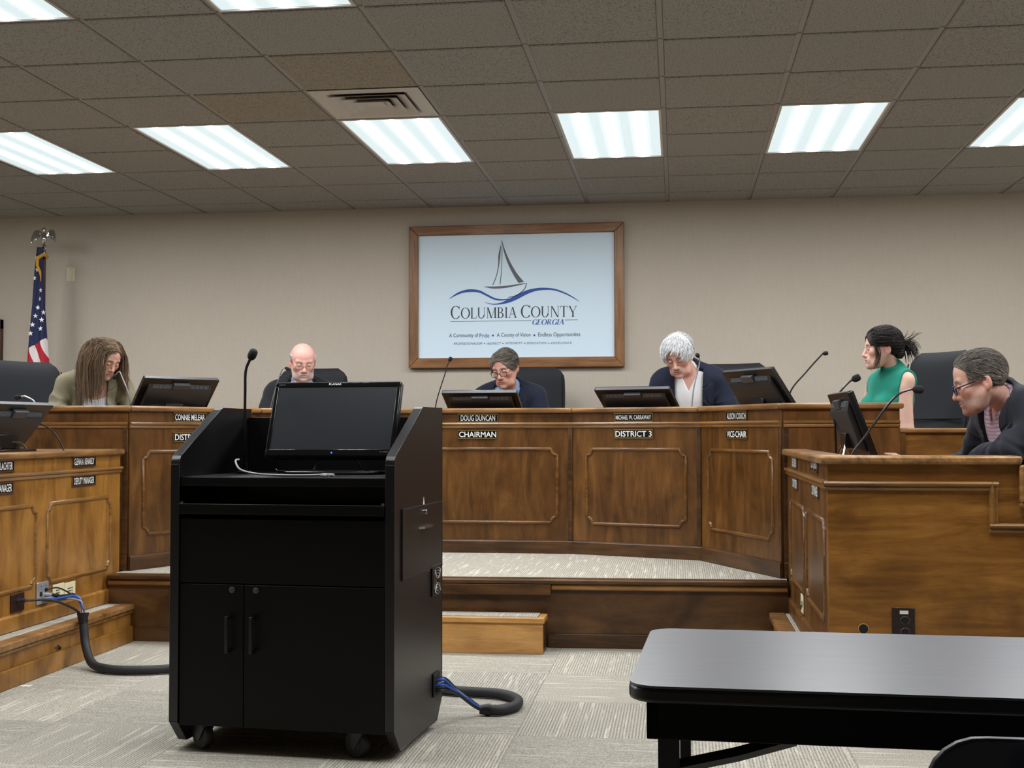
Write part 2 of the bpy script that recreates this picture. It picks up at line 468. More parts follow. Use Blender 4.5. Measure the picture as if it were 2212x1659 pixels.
LAMP_WHERE = {(-3, 4): 'touching the air diffuser, over the dais', (-7, 4): 'over the dais, nearest the flag', (-5, 4): 'over the dais, above the bald man', (-1, 4): 'over the dais, beyond the sailboat sign, above the white haired man',
              (1, 4): 'over the dais, above the woman in green', (3, 4): 'over the dais, above the low wall behind the suited man', (-3, -1): 'straight above the lectern', (-5, -1): 'above the carpet, between lectern and left staff desk', (-1, -1): 'above the carpet, between lectern and right staff desk',
              (1, -1): 'above the stepped end panel of the right staff desk', (-7, -1): 'above the left staff desk with the cable sockets'}
row_words = {-11: 'at the rear of the hall', -6: 'above the audience tables', -1: 'above the lectern', 4: 'above the dais'}
for r_ in LIGHT_ROWS:
    for c_ in LIGHT_COLS:
        x, y = GX + (c_ + .5) * TT, GY + (r_ + 1) * TT
        if x + .3 > XR or x - .3 < XL or y - .6 < YB: continue
        where = LAMP_WHERE.get((c_, r_))
        t = thing('ceiling_light', 'lit fluorescent ceiling panel ' + (where or 'in the row ' + row_words[r_]), 'light', (x, y, CEIL), group='ceiling panels ' + row_words[r_])
        link('diffuser', lens, t); link('frame', frm, t)

# supply air diffuser: nested louvre cones in a square pan
def air_diffuser():
    x, y = GX + (diff_cell[0] + .5) * TT, GY + (diff_cell[1] + .5) * TT
    t = thing('air_diffuser', 'white square air diffuser with nested louvre rings in the ceiling', 'air vent', (x, y, CEIL))
    h = TT / 2 - .014
    def ring(a0, z0, a1, z1, th=.004):
        m = MB(); vs = []
        for a, z in ((a0, z0), (a1, z1), (a1 - .002, z1 + th), (a0 - .002, z0 + th)):
            vs += [(-a, -a, z), (a, -a, z), (a, a, z), (-a, a, z)]
        fs = []
        for k in range(4):
            k2 = (k + 1) % 4
            for q in range(4):
                q2 = (q + 1) % 4; fs.append((q * 4 + k, q * 4 + k2, q2 * 4 + k2, q2 * 4 + k))
        return m.add(vs, fs)
    m = ring(h, -.004, .215, -.004); m.add([], []); pan = m.build('pan', 'diffuser_metal', t, smooth=False)
    MB().box(-.22, .22, -.22, .22, .012, .028).build('duct', 'slot_black', t, smooth=False)
    ring(.215, -.004, .19, .010).build('louvre', 'diffuser_metal', t, smooth=False)
    ring(.205, -.016, .14, .008).build('louvre', 'diffuser_metal', t, smooth=False)
    ring(.15, -.018, .09, .006).build('louvre', 'diffuser_metal', t, smooth=False)
    m = ring(.095, -.020, .05, .004); m.box(-.05, .05, -.05, .05, -.004, .004); m.build('louvre', 'diffuser_metal', t, smooth=False)
    for sx, sy in ((-1, -1), (1, -1), (1, 1), (-1, 1)):
        MB().ball((sx * .255, sy * .255, -.004), (.006, .006, .003), 8, 6).build('screw', 'steel', t)
air_diffuser()

# door at the far left of the back wall
d = struct(MB().box(-6.36, -5.56, WALL_Y - .04, WALL_Y - .002, 0, 1.98).build('door_1', 'door_walnut', bevel=.003))
m = MB(); m.box(-5.56, -5.452, WALL_Y - .05, WALL_Y - .002, 0, 2.06); m.box(-6.47, -6.36, WALL_Y - .05, WALL_Y - .002, 0, 2.06); m.box(-6.47, -5.452, WALL_Y - .05, WALL_Y - .002, 1.98, 2.06)
m.build('door_frame', 'door_walnut', d, bevel=.004)
m = MB(); m.tube([(-5.63, WALL_Y - .04, 1.0), (-5.63, WALL_Y - .09, 1.0), (-5.74, WALL_Y - .09, 1.0)], .011); m.build('door_handle', 'steel', d)

# ================================================================== PLATFORMS
PZ, WZ, DZ = 0.362, 0.207, 0.45     # dais platform, staff wing step, raised floor behind the dais
XC = -1.255
def dais_platform():
    t = thing('dais_platform', 'carpeted wooden platform the curved council dais stands on', 'platform')
    x0, x1 = -3.115, 0.566
    yl, yr = 6.652, 6.757
    def yy(x, off=0): return yl + (yr - yl) * (x - x0) / (x1 - x0) + off
    def slab(name, mat, xa, xb, oa, ob, za, zb, bevel=0):
        MB().prism([(xa, yy(xa, oa)), (xb, yy(xb, oa)), (xb, yy(xb, ob)), (xa, yy(xa, ob))], za, zb).build(name, mat, t, bevel=bevel)
    slab('riser', 'riser_maple', x0, x1, 0, .03, 0, PZ - .03)
    slab('nosing', 'dark_maple', x0, x1, -.035, .07, PZ - .026, PZ, .008)
    slab('cove_moulding', 'moulding_maple', x0, -1.83, -.022, .0, PZ - .058, PZ - .026, .008)
    slab('cove_moulding', 'moulding_maple', -.672, x1, -.022, .0, PZ - .058, PZ - .026, .008)
    slab('base_board', 'dark_maple', x0, -1.815, -.016, 0, 0, .075, .004)
    slab('base_board', 'dark_maple', -.69, x1, -.016, 0, 0, .075, .004)
    slab('fascia_board', 'dark_maple', -1.83, -.672, -.032, 0, .278, PZ - .027, .003)
    # carpet field between nosing and dais front
    m = MB().prism([(x0, yy(x0, .07)), (x1, yy(x1, .07)), (.57, 6.90), (.57, 8.19), (-3.115, 8.19)], .01, PZ - .002)
    m.build('carpet_field', 'carpet', t, smooth=False)
    return t
dais_platform()

def centre_step():
    t = thing('step_box', 'pale birch step box with carpet tread against the dais platform', 'step', (XC, 6.61, 0))
    hw = .562
    MB().box(-hw, hw, -.112, -.094, 0, .158).build('front_board', 'step_birch', t, bevel=.002)
    MB().box(-hw, -hw + .018, -.094, .06, 0, .158).build('side_board', 'dark_maple', t); MB().box(hw - .018, hw, -.094, .06, 0, .158).build('side_board', 'dark_maple', t)
    m = MB(); m.box(-hw - .008, hw + .008, -.122, -.085, .158, .186); m.box(-hw - .008, -hw + .03, -.085, .055, .158, .186); m.box(hw - .03, hw + .008, -.085, .055, .158, .186)
    m.build('nosing', 'step_birch', t, bevel=.004)
    MB().box(-hw + .03, hw - .03, -.085, .055, .158, .19).build('carpet_tread', 'carpet', t, bevel=.004)
centre_step()

def wing_platform(side):
    # side -1: left, +1: right (mirrored)
    e = -2.975 if side < 0 else 0.485
    lab = 'low carpeted step with wooden nosing under the staff desk %s' % ('with the cable sockets' if side < 0 else 'with the stepped end')
    t = thing('staff_platform', lab, 'platform')
    s = -side                          # direction pointing to the room centre
    y0, y1 = (4.6, 6.63) if side < 0 else (5.1, 6.70)
    def bx(name, mat, a, b, z0, z1, bevel=0, ya=y0, yb=y1):
        xa, xb = sorted((e + s * a, e + s * b))
        return MB().box(xa, xb, ya, yb, z0, z1).build(name, mat, t, bevel=bevel)
    bx('riser', 'stained_maple_wing', -.02, 0, 0, WZ - .034)
    bx('nosing', 'cap_maple', -.06, .022, WZ - .034, WZ, .008)
    bx('cove_moulding', 'moulding_maple', 0, .012, WZ - .052, WZ - .034, .005)
    bx('base_board', 'stained_maple_wing', 0, .016, 0, .088, .004)
    bx('carpet_tread', 'carpet', -.19, -.06, .02, WZ - .004)
    m = MB(); xa, xb = sorted((e - s * .19, e - s * 2.6)); m.box(xa, xb, y0, y1, 0, WZ - .006); m.build('raised_floor', 'carpet', t, smooth=False)
    return t
wing_platform(-1); wing_platform(1)

# ================================================================== DAIS
CAPZ = 1.295
VTX = [(-3.09, 6.85), (-2.65, 7.80), (-1.84, 8.12), (-.672, 8.12), (.14, 7.80), (.55, 6.90)]
def notch_frame(x0, x1, z0, z1, r=.04, n=5):
    pts = []
    for cx, cz, a0 in ((x0, z0, 90), (x1, z0, 180), (x1, z1, 270), (x0, z1, 360)):
        for k in range(n + 1):
            a = R(a0 - 90 * k / n); pts.append((cx + r * math.cos(a), 0, cz + r * math.sin(a)))
    # order: counter clockwise, straight runs between the notches
    seq = []
    for k in range(4): seq += pts[k * (n + 1):(k + 1) * (n + 1)]
    return seq
def half_round(path, w=.011, d=.009):
    # picture moulding lying on the plane y = 0, proud towards -y
    m = MB(); k = len(path); vs = []; fs = []
    prof = [(-w, 0.0), (-w * .8, -d * .6), (-w * .25, -d), (w * .25, -d), (w * .8, -d * .6), (w, 0.0)]; n = len(prof)
    for i in range(k):
        a = Vector(path[i - 1]); b = Vector(path[(i + 1) % k]); t = (b - a).normalized(); nr = Vector((-t.z, 0, t.x))
        for p, q in prof: vs.append(Vector(path[i]) + nr * p + Vector((0, q, 0)))
    for i in range(k):
        i2 = (i + 1) % k
        for j in range(n - 1): fs.append((i * n + j, i2 * n + j, i2 * n + j + 1, i * n + j + 1))
    return m.add(vs, fs)
def band(m, xa, xb, z):
    # two tier rail: rounded upper bead above a thinner lower bead, proud towards -y
    prof = [(0, z), (-.017, z - .002), (-.021, z - .009), (-.017, z - .017), (-.009, z - .019), (-.009, z - .022), (-.012, z - .027), (-.009, z - .035), (0, z - .037)]
    m.prism(prof, xa, xb, 'yz'); return m
def dais_section(W, loc, rz, label, stile=None):
    t = thing('dais_section', label, 'desk', loc, rz, 'curved dais sections')
    MB().box(0, W, 0, .03, PZ, 1.262).build('front_panel', 'stained_maple', t)
    half_round(notch_frame(.10, W - .10, .557, 1.031)).build('panel_moulding', 'frame_maple', t)
    band(MB(), -.004, W + .004, 1.203).build('band_rail', 'moulding_maple', t)
    m = MB(); m.box(-.004, W + .004, -.018, 0, PZ, .436); m.prism([(0, .446), (-.012, .443), (-.018, .436), (0, .436)], -.004, W + .004, 'yz'); m.build('base_board', 'dark_maple', t)
    MB().box(W - .028, W, -.008, 0, .446, 1.166).build('corner_stile', 'dark_maple', t, bevel=.003)
    return t
DESC = ['curved dais section below the woman in the tan blazer', 'curved dais section below the bald man in glasses', 'centre dais section carrying the CHAIRMAN plate',
        'curved dais section carrying the DISTRICT 3 plate', 'curved dais section carrying the VICE-CHAIR plate']
for k in range(5):
    a, b = Vector(VTX[k]), Vector(VTX[k + 1]); dv = b - a
    dais_section(dv.length, (a.x, a.y, 0), math.atan2(dv.y, dv.x), DESC[k])
def dais_end(xa, xb, y, label, low):
    t = thing('dais_end_panel', label, 'desk panel', ((xa + xb) / 2, y, 0), group='dais end panels')
    h = (xb - xa) / 2
    MB().box(-h, h, 0, .03, PZ, 1.262).build('front_panel', 'stained_maple', t)
    band(MB(), -h, h, 1.203).build('band_rail', 'moulding_maple', t)
    MB().box(-h, h, -.014, 0, PZ, .446).build('base_board', 'dark_maple', t, bevel=.003)
    MB().box(*( (-h, -h + .03) if xa > 0 else (h - .03, h)), -.006, 0, .446, 1.166).build('corner_stile', 'dark_maple', t, bevel=.002)
    # lower return wall behind the staff desks
    s = 1 if xa > 0 else -1; e = h if s > 0 else -h
    x0, x1 = sorted((e, e + s * low))
    MB().box(x0, x1, .02, .05, WZ, 1.135).build('low_wall', 'stained_maple_wide', t)
    MB().box(x0, x1, -.005, .075, 1.135, 1.16).build('low_cap', 'cap_maple', t, bevel=.008)
    x0, x1 = sorted((e, e + s * .03))
    MB().box(x0, x1, .005, .02, WZ, 1.135).build('corner_stile', 'stained_maple', t)
    return t
dais_end(.56, 1.165, 6.90, 'short straight dais end beside the woman in green', 1.6)
dais_end(-3.68, -3.10, 6.85, 'short straight dais end below the woman in the tan blazer', 1.6)

def worktop():
    t = thing('dais_worktop', 'continuous rounded wooden top running along the curved dais', 'worktop')
    out = [(-3.70, 6.82)] + [(-3.085 + .0, 6.82)] + VTX[1:5] + [(.548, 6.87), (1.185, 6.87)]
    # offset outline forwards by the overhang, then back by the depth
    P = [Vector(p) for p in [(-3.70, 6.85), VTX[0], VTX[1], VTX[2], VTX[3], VTX[4], VTX[5], (1.185, 6.90)]]
    def off(d):
        res = []
        for i in range(len(P)):
            ns = []
            if i > 0: e = (P[i] - P[i - 1]).normalized(); ns.append(Vector((e.y, -e.x)))
            if i < len(P) - 1: e = (P[i + 1] - P[i]).normalized(); ns.append(Vector((e.y, -e.x)))
            n = sum(ns, Vector((0, 0))) / len(ns); n /= max(n.length ** 2, .2)
            res.append(P[i] + n * d)
        return res
    F = off(.028); B = off(-.15); D2 = off(-.52)
    D2[0] = Vector((-3.66, 7.26)); D2[1] = Vector((-3.46, 7.26)); D2[6] = Vector((.92, 7.30)); D2[7] = Vector((1.15, 7.30))
    for k in range(7):
        q = [F[k], F[k + 1], B[k + 1], B[k]]
        c = sum(q, Vector((0, 0))) / 4; a = math.atan2((F[k + 1] - F[k]).y, (F[k + 1] - F[k]).x)
        rot = Matrix.Rotation(-a, 2)
        lp = [tuple(rot @ (p - c)) for p in q]
        MB().prism(lp, 1.2625, CAPZ).build('top_section', 'cap_maple', t, T_((c.x, c.y, 0)) @ RZ(a), bevel=.011, seg=3)
    for k in range(7):
        q = [B[k], B[k + 1], D2[k + 1], D2[k]]
        MB().prism([tuple(p_) for p_ in q], 1.16, 1.19).build('desk_surface', 'cap_maple', t)
    # under structure so that the top is carried
    MB().box(-1.8, -.7, 8.46, 8.49, DZ, 1.16).build('inner_support', 'stained_maple', t)
    return t
worktop()

def back_floor():
    t = thing('raised_floor', 'raised carpeted floor behind the dais where the chairs stand', 'platform')
    MB().prism([(-4.9, 6.97), (-3.2, 6.97), (-2.72, 7.87), (-1.86, 8.20), (-.65, 8.20), (.20, 7.87), (.66, 7.0), (2.6, 7.0), (2.6, 9.62), (-4.9, 9.62)], .005, DZ).build('carpet_field', 'carpet', t, smooth=False)
back_floor()

# ================================================================== STAFF WING DESKS
WCAP = 1.05
def wing_desk(side):
    lab = 'low staff desk wing with %s' % ('cable sockets and a thick cable' if side < 0 else 'a stepped end panel and dark outlet plate')
    x = -3.13 if side < 0 else .578
    y0, y1 = (5.06, 6.815) if side < 0 else (5.06, 6.865)
    t = thing('staff_desk', lab, 'desk', (x, y0 if side > 0 else y0, 0), PI / 2 if side < 0 else -PI / 2, 'low staff desk wings')
    # local frame: face looks to local -y; local x runs along the face
    W = y1 - y0
    # left (rz = +90): local x -> +y, local -y -> +x. right (rz = -90): local x -> -y, local -y -> -x
    X = (lambda y: y - y0) if side < 0 else (lambda y: -(y - y0))
    def rng(a, b): return tuple(sorted((X(a), X(b))))
    wm = 'stained_maple_wing' if side < 0 else 'stained_maple'
    a, b = rng(y0, y1)
    MB().box(a, b - (.031 if side > 0 else 0), 0, .03, WZ, WCAP - .034).build('front_panel', wm, t)
    for pa, pb in ((5.985, 6.69), (5.165, 5.87)):
        c, d_ = rng(pa, pb); half_round(notch_frame(c, d_, .393, .787, .036)).build('panel_moulding', 'moulding_maple' if side < 0 else 'frame_maple', t)
    band(MB(), a, b, .952).build('band_rail', 'moulding_maple', t)
    m = MB(); m.box(a, b, -.016, 0, WZ, .272); m.prism([(0, .282), (-.010, .279), (-.016, .272), (0, .272)], a, b, 'yz'); m.build('base_board', wm, t)
    # top with rounded nose
    if side < 0:
        MB().box(a - .02, b, -.03, .62, WCAP - .033, WCAP).build('desk_top', 'cap_maple', t, bevel=.011, seg=3)
    else:
        MB().prism([(a, -.03), (b + .028, -.03), (b + .028, .725), (b - .13, .725), (b - .13, .10), (a, .10)], WCAP - .033, WCAP).build('desk_ledge', 'cap_maple', t, bevel=.011, seg=3)
        MB().box(a, b - .05, .06, .64, .93, .96).build('desk_top', 'cap_maple', t, bevel=.006)
        # end panel facing the room: world y = y0, local x = 0 .. outwards
        Mx = RZ(PI / 2)                       # local frame of the end: its x runs to world +x
        L = 2.2
        poly = [(0, 0), (L, 0), (L, .852), (.725, .852), (.725, WCAP - .033), (0, WCAP - .033)]
        MB().prism(poly, 0, .03, 'xz').build('end_panel', 'stained_maple_wide', t, Mx)
        m = MB(); band(m, -.015, .638, .952)
        m.build('end_rail', 'moulding_maple', t, Mx)
        m = MB(); m.prism([(.604, 0), (.606, -.012), (.614, -.020), (.622, -.012), (.628, -.012), (.634, -.016), (.638, 0)], .79, .952, 'xy'); m.build('end_rail', 'moulding_maple', t, Mx)
        m = MB(); band(m, .604, L, .792); m.build('end_rail', 'moulding_maple', t, Mx)
        m = MB(); m.box(.713, .748, -.03, .0, .86, WCAP - .034); m.build('cap_riser', 'cap_maple', t, Mx, bevel=.010, seg=3)
        m = MB(); m.box(.713, L, -.03, .05, .852, .886); m.build('lower_cap', 'cap_maple', t, Mx, bevel=.010, seg=3)
    return t
wing_left = wing_desk(-1); wing_right = wing_desk(1)
# ================================================================== NAME PLATES
def name_plate(name, txt, label, M, w=.254, h=.050, tw=.215, th=.034, group=None, steel=False):
    t = thing(name, label, 'sign', group=group)
    t.matrix_local = M
    fm = 'steel' if steel else 'brass'
    p = MB().box(-w / 2, w / 2, -.003, 0, -h / 2, h / 2).build('plate', 'plate_black', t)
    m = MB()
    m.box(-w / 2 - .004, w / 2 + .004, -.006, 0, h / 2 - .003, h / 2 + .004); m.box(-w / 2 - .004, w / 2 + .004, -.006, 0, -h / 2 - .004, -h / 2 + .003)
    m.box(-w / 2 - .004, -w / 2, -.005, 0, -h / 2, h / 2); m.box(w / 2, w / 2 + .004, -.005, 0, -h / 2, h / 2)
    m.build('frame', fm, t)
    link('lettering', text_mesh(txt, tw, th, 'plate_white', bold=.012), t, T_((0, -.0042, 0)))
    return t
def on_section(k, x, z, out=-.001):
    a, b = Vector(VTX[k]), Vector(VTX[k + 1]); dv = b - a
    return T_((a.x, a.y, 0)) @ RZ(math.atan2(dv.y, dv.x)) @ T_((x, out, z))
def seclen(k): return (Vector(VTX[k + 1]) - Vector(VTX[k])).length
GN, GT = 'name plates along the dais', 'title plates along the dais'
name_plate('name_plate', 'CONNIE MELEAR', 'black name plate below the monitor of the woman in tan', on_section(0, .452, 1.2315), tw=.236, th=.036, group=GN)
name_plate('title_plate', 'DISTRICT 1', 'black DISTRICT title plate partly hidden by the lectern', on_section(0, .452, 1.113), tw=.236, th=.036, group=GT)
name_plate('name_plate', 'DOUG DUNCAN', 'black name plate above the CHAIRMAN plate', on_section(2, .553, 1.2315), tw=.226, th=.038, group=GN)
name_plate('title_plate', 'CHAIRMAN', 'black title plate lettered CHAIRMAN', on_section(2, .551, 1.125), tw=.244, th=.036, group=GT)
name_plate('name_plate', 'MICHAEL W. CARRAWAY', 'black name plate above the DISTRICT 3 plate', on_section(3, .427, 1.2315), tw=.240, th=.028, group=GN)
name_plate('title_plate', 'DISTRICT 3', 'black title plate lettered DISTRICT 3', on_section(3, .428, 1.128), tw=.246, th=.036, group=GT)
name_plate('name_plate', 'ALISON COUCH', 'black name plate above the VICE-CHAIR plate', on_section(4, .475, 1.2315), tw=.232, th=.036, group=GN)
name_plate('title_plate', 'VICE-CHAIR', 'black title plate lettered VICE-CHAIR', on_section(4, .478, 1.127), tw=.240, th=.036, group=GT)
def on_left(y, z): return T_((-3.1285, y, z)) @ RZ(PI / 2)
def on_right(y, z): return T_((.5765, y, z)) @ RZ(-PI / 2)
GW = 'plates on the staff desks'
name_plate('name_plate', 'GLENN A. KENNEDY', 'steel-framed name plate above the DEPUTY MANAGER plate', on_left(6.37, .990), tw=.228, th=.036, group=GW, steel=True)
name_plate('title_plate', 'DEPUTY MANAGER', 'steel-framed title plate below a name plate, beside the curved dais', on_left(6.37, .888), tw=.226, th=.036, group=GW, steel=True)
name_plate('name_plate', 'MATT SCHLACHTER', 'steel-framed name plate cut off by the frame, above the brown socket', on_left(5.52, .987), tw=.238, th=.036, group=GW, steel=True)
name_plate('title_plate', 'DEPUTY MANAGER', 'steel-framed title plate cut off by the frame, above the brown socket', on_left(5.515, .884), tw=.238, th=.036, group=GW, steel=True)
name_plate('name_plate', 'CHRIS DRIVER', 'upper small plate on the right staff desk, nearer the curved dais', on_right(6.43, .988), tw=.226, th=.042, group=GW, steel=True)
name_plate('title_plate', 'COUNTY ATTORNEY', 'lower small plate on the right staff desk, nearer the curved dais', on_right(6.41, .885), tw=.226, th=.042, group=GW, steel=True)
name_plate('name_plate', 'SCOTT JOHNSON', 'upper small plate on the right staff desk, nearer its corner', on_right(5.51, .998), tw=.226, th=.042, group=GW, steel=True)
name_plate('title_plate', 'COUNTY MANAGER', 'lower small plate on the right staff desk, nearer its corner', on_right(5.49, .893), tw=.226, th=.042, group=GW, steel=True)

# ================================================================== LECTERN
LEC = T_((-1.820, 4.385, 0)) @ RZ(R(-4.6))
LW, LD, LH = .845, .63, 1.238
def lectern():
    t = thing('lectern', 'tall black laminate lectern on casters with sloped sides', 'lectern')
    t.matrix_local = LEC
    th = .034
    prof = [(.0, .108), (.0, 1.03), (.004, 1.046), (.014, 1.060), (.34, LH - .008), (.36, LH), (LD, LH), (LD, .108), (LD - .075, .028), (.075, .028)]
    for x0 in (0.0, LW - th):
        p = MB().prism(prof, x0 + .0012, x0 + th - .0012, 'yz').build('side_panel', 'black_laminate_lit' if x0 else 'black_laminate', t)
        # T-moulding on the edges
        m = MB(); n = len(prof)
        for i in range(n):
            a, b = prof[i], prof[(i + 1) % n]
            d = Vector((b[0] - a[0], b[1] - a[1])); nn = Vector((d.y, -d.x)).normalized() * -.0025
            q = [(a[0], a[1]), (b[0], b[1]), (b[0] + nn.x, b[1] + nn.y), (a[0] + nn.x, a[1] + nn.y)]
            m.prism(q, x0, x0 + th, 'yz')
        m.build('edge_band', 'black_edge', p, bevel=.004)
    a, b = th, LW - th
    MB().box(a, b, .002, .575, .952, .985).build('worktop', 'black_laminate', t, bevel=.003)
    MB().box(a, b, .60, .62, .10, 1.205).build('back_panel', 'black_laminate', t, bevel=.002)
    MB().box(a, b, .30, .312, .84, .952).build('cubby_back', 'black_plastic', t)
    tr = MB(); tr.box(a + .002, b - .002, -.004, .29, .872, .884); tr.box(a + .002, b - .002, -.012, .0, .852, .889); tr.build('pull_out_tray', 'black_laminate', t, bevel=.002)
    m = MB(); m.box(a + .004, a + .014, .0, .28, .884, .896); m.box(b - .014, b - .004, .0, .28, .884, .896); m.build('tray_slide', 'steel', t)
    MB().box(a, b, .004, .022, .606, .835).build('upper_panel', 'black_laminate', t, bevel=.002)
    MB().box(a, b, .03, .59, .094, .11).build('bottom_shelf', 'black_laminate', t)
    xm = .284
    for x0, x1, hx, kx in ((a + .002, xm - .0015, .231, .240), (xm + .0015, b - .002, .323, .331)):
        d = MB().box(x0, x1, .004, .022, .096, .601).build('door', 'black_laminate', t, bevel=.002)
        m = MB(); m.box(hx - .006, hx + .006, -.030, -.022, .362, .492); m.box(hx - .006, hx + .006, -.024, .004, .362, .374); m.box(hx - .006, hx + .006, -.024, .004, .480, .492); m.build('handle', 'black_plastic', d, bevel=.002)
        MB().lathe([(.011, 0), (.011, .006), (.007, .009)], 16, T_((kx, .004, .583)) @ RX(PI / 2)).build('lock', 'grey_plastic', d)
    # right flank: drawer, fan grille and cable port
    s = LW + .0005
    dr = MB().box(s - .002, s + .0035, .085, .612, .622, .868).build('side_drawer', 'black_laminate_lit', t, bevel=.001)
    m = MB(); m.box(s - .001, s + .0042, .081, .085, .618, .872); m.box(s - .001, s + .0042, .612, .616, .618, .872); m.box(s - .001, s + .0042, .081, .616, .868, .872)
    m.build('reveal', 'slot_black', dr)
    m = MB(); m.prism([(.285, 0), (.44, 0), (.42, .022), (.305, .022)], .786, .794, 'xy', M=Matrix(((0, 1, 0, s), (1, 0, 0, 0), (0, 0, 1, 0), (0, 0, 0, 1))))
    m.build('pull', 'steel', dr)
    MB().lathe([(.009, 0), (.009, .012), (.006, .014)], 14, T_((s, .360, .846)) @ RY(PI / 2)).build('lock', 'steel', dr)
    MB().prism([(.352, .873), (.370, .873), (.361, .902)], s, s + .0012, 'yz').build('sticker', 'outlet_cream', t)
    g = MB().box(s, s + .006, .47, .585, .512, .630).build('fan_housing', 'slot_black', t, bevel=.002)
    for rr in (.018, .029, .040, .051):
        MB().tube([(s + .009, .5275 + rr * math.cos(2 * PI * k / 24), .571 + rr * math.sin(2 * PI * k / 24)) for k in range(24)], .0016, 6, closed=True).build('guard_ring', 'chrome', g)
    m = MB()
    for k in range(4): m.tube([(s + .010, .5275 + .012 * math.cos(R(45 + 90 * k)), .571 + .012 * math.sin(R(45 + 90 * k))), (s + .010, .5275 + .060 * math.cos(R(45 + 90 * k)), .571 + .060 * math.sin(R(45 + 90 * k)))], .0018, 6)
    m.build('guard_spoke', 'chrome', g)
    MB().box(s, s + .005, .49, .585, .125, .215).build('cable_port', 'slot_black', t, bevel=.002)
    for x, y, ca in ((.115, .055, 58), (.705, .055, 66), (.135, .53, 20), (.735, .53, 40)):
        c = MB(); c.box(-.030, .030, -.03, .03, .088, .094); c.prism([(-.024, .088), (.024, .088), (.030, .042), (.012, .030), (.004, .042)], -.022, -.018, 'yz'); c.prism([(-.024, .088), (.024, .088), (.030, .042), (.012, .030), (.004, .042)], .018, .022, 'yz')
        o = c.build('caster_fork', 'dark_plastic', t, T_((x, y, 0)) @ RZ(R(ca)))
        w = MB().lathe([(.018, -.015), (.046, -.015), (.0495, -.009), (.0495, .009), (.046, .015), (.018, .015)], 28, T_((0, .014, .0495)) @ RY(PI / 2)); w.build('wheel', 'rubber', o)
        MB().lathe([(.018, -.0165), (.020, -.0165), (.020, .0165), (.018, .0165)], 18, T_((0, .014, .0495)) @ RY(PI / 2)).build('hub', 'grey_plastic', o)
lectern()

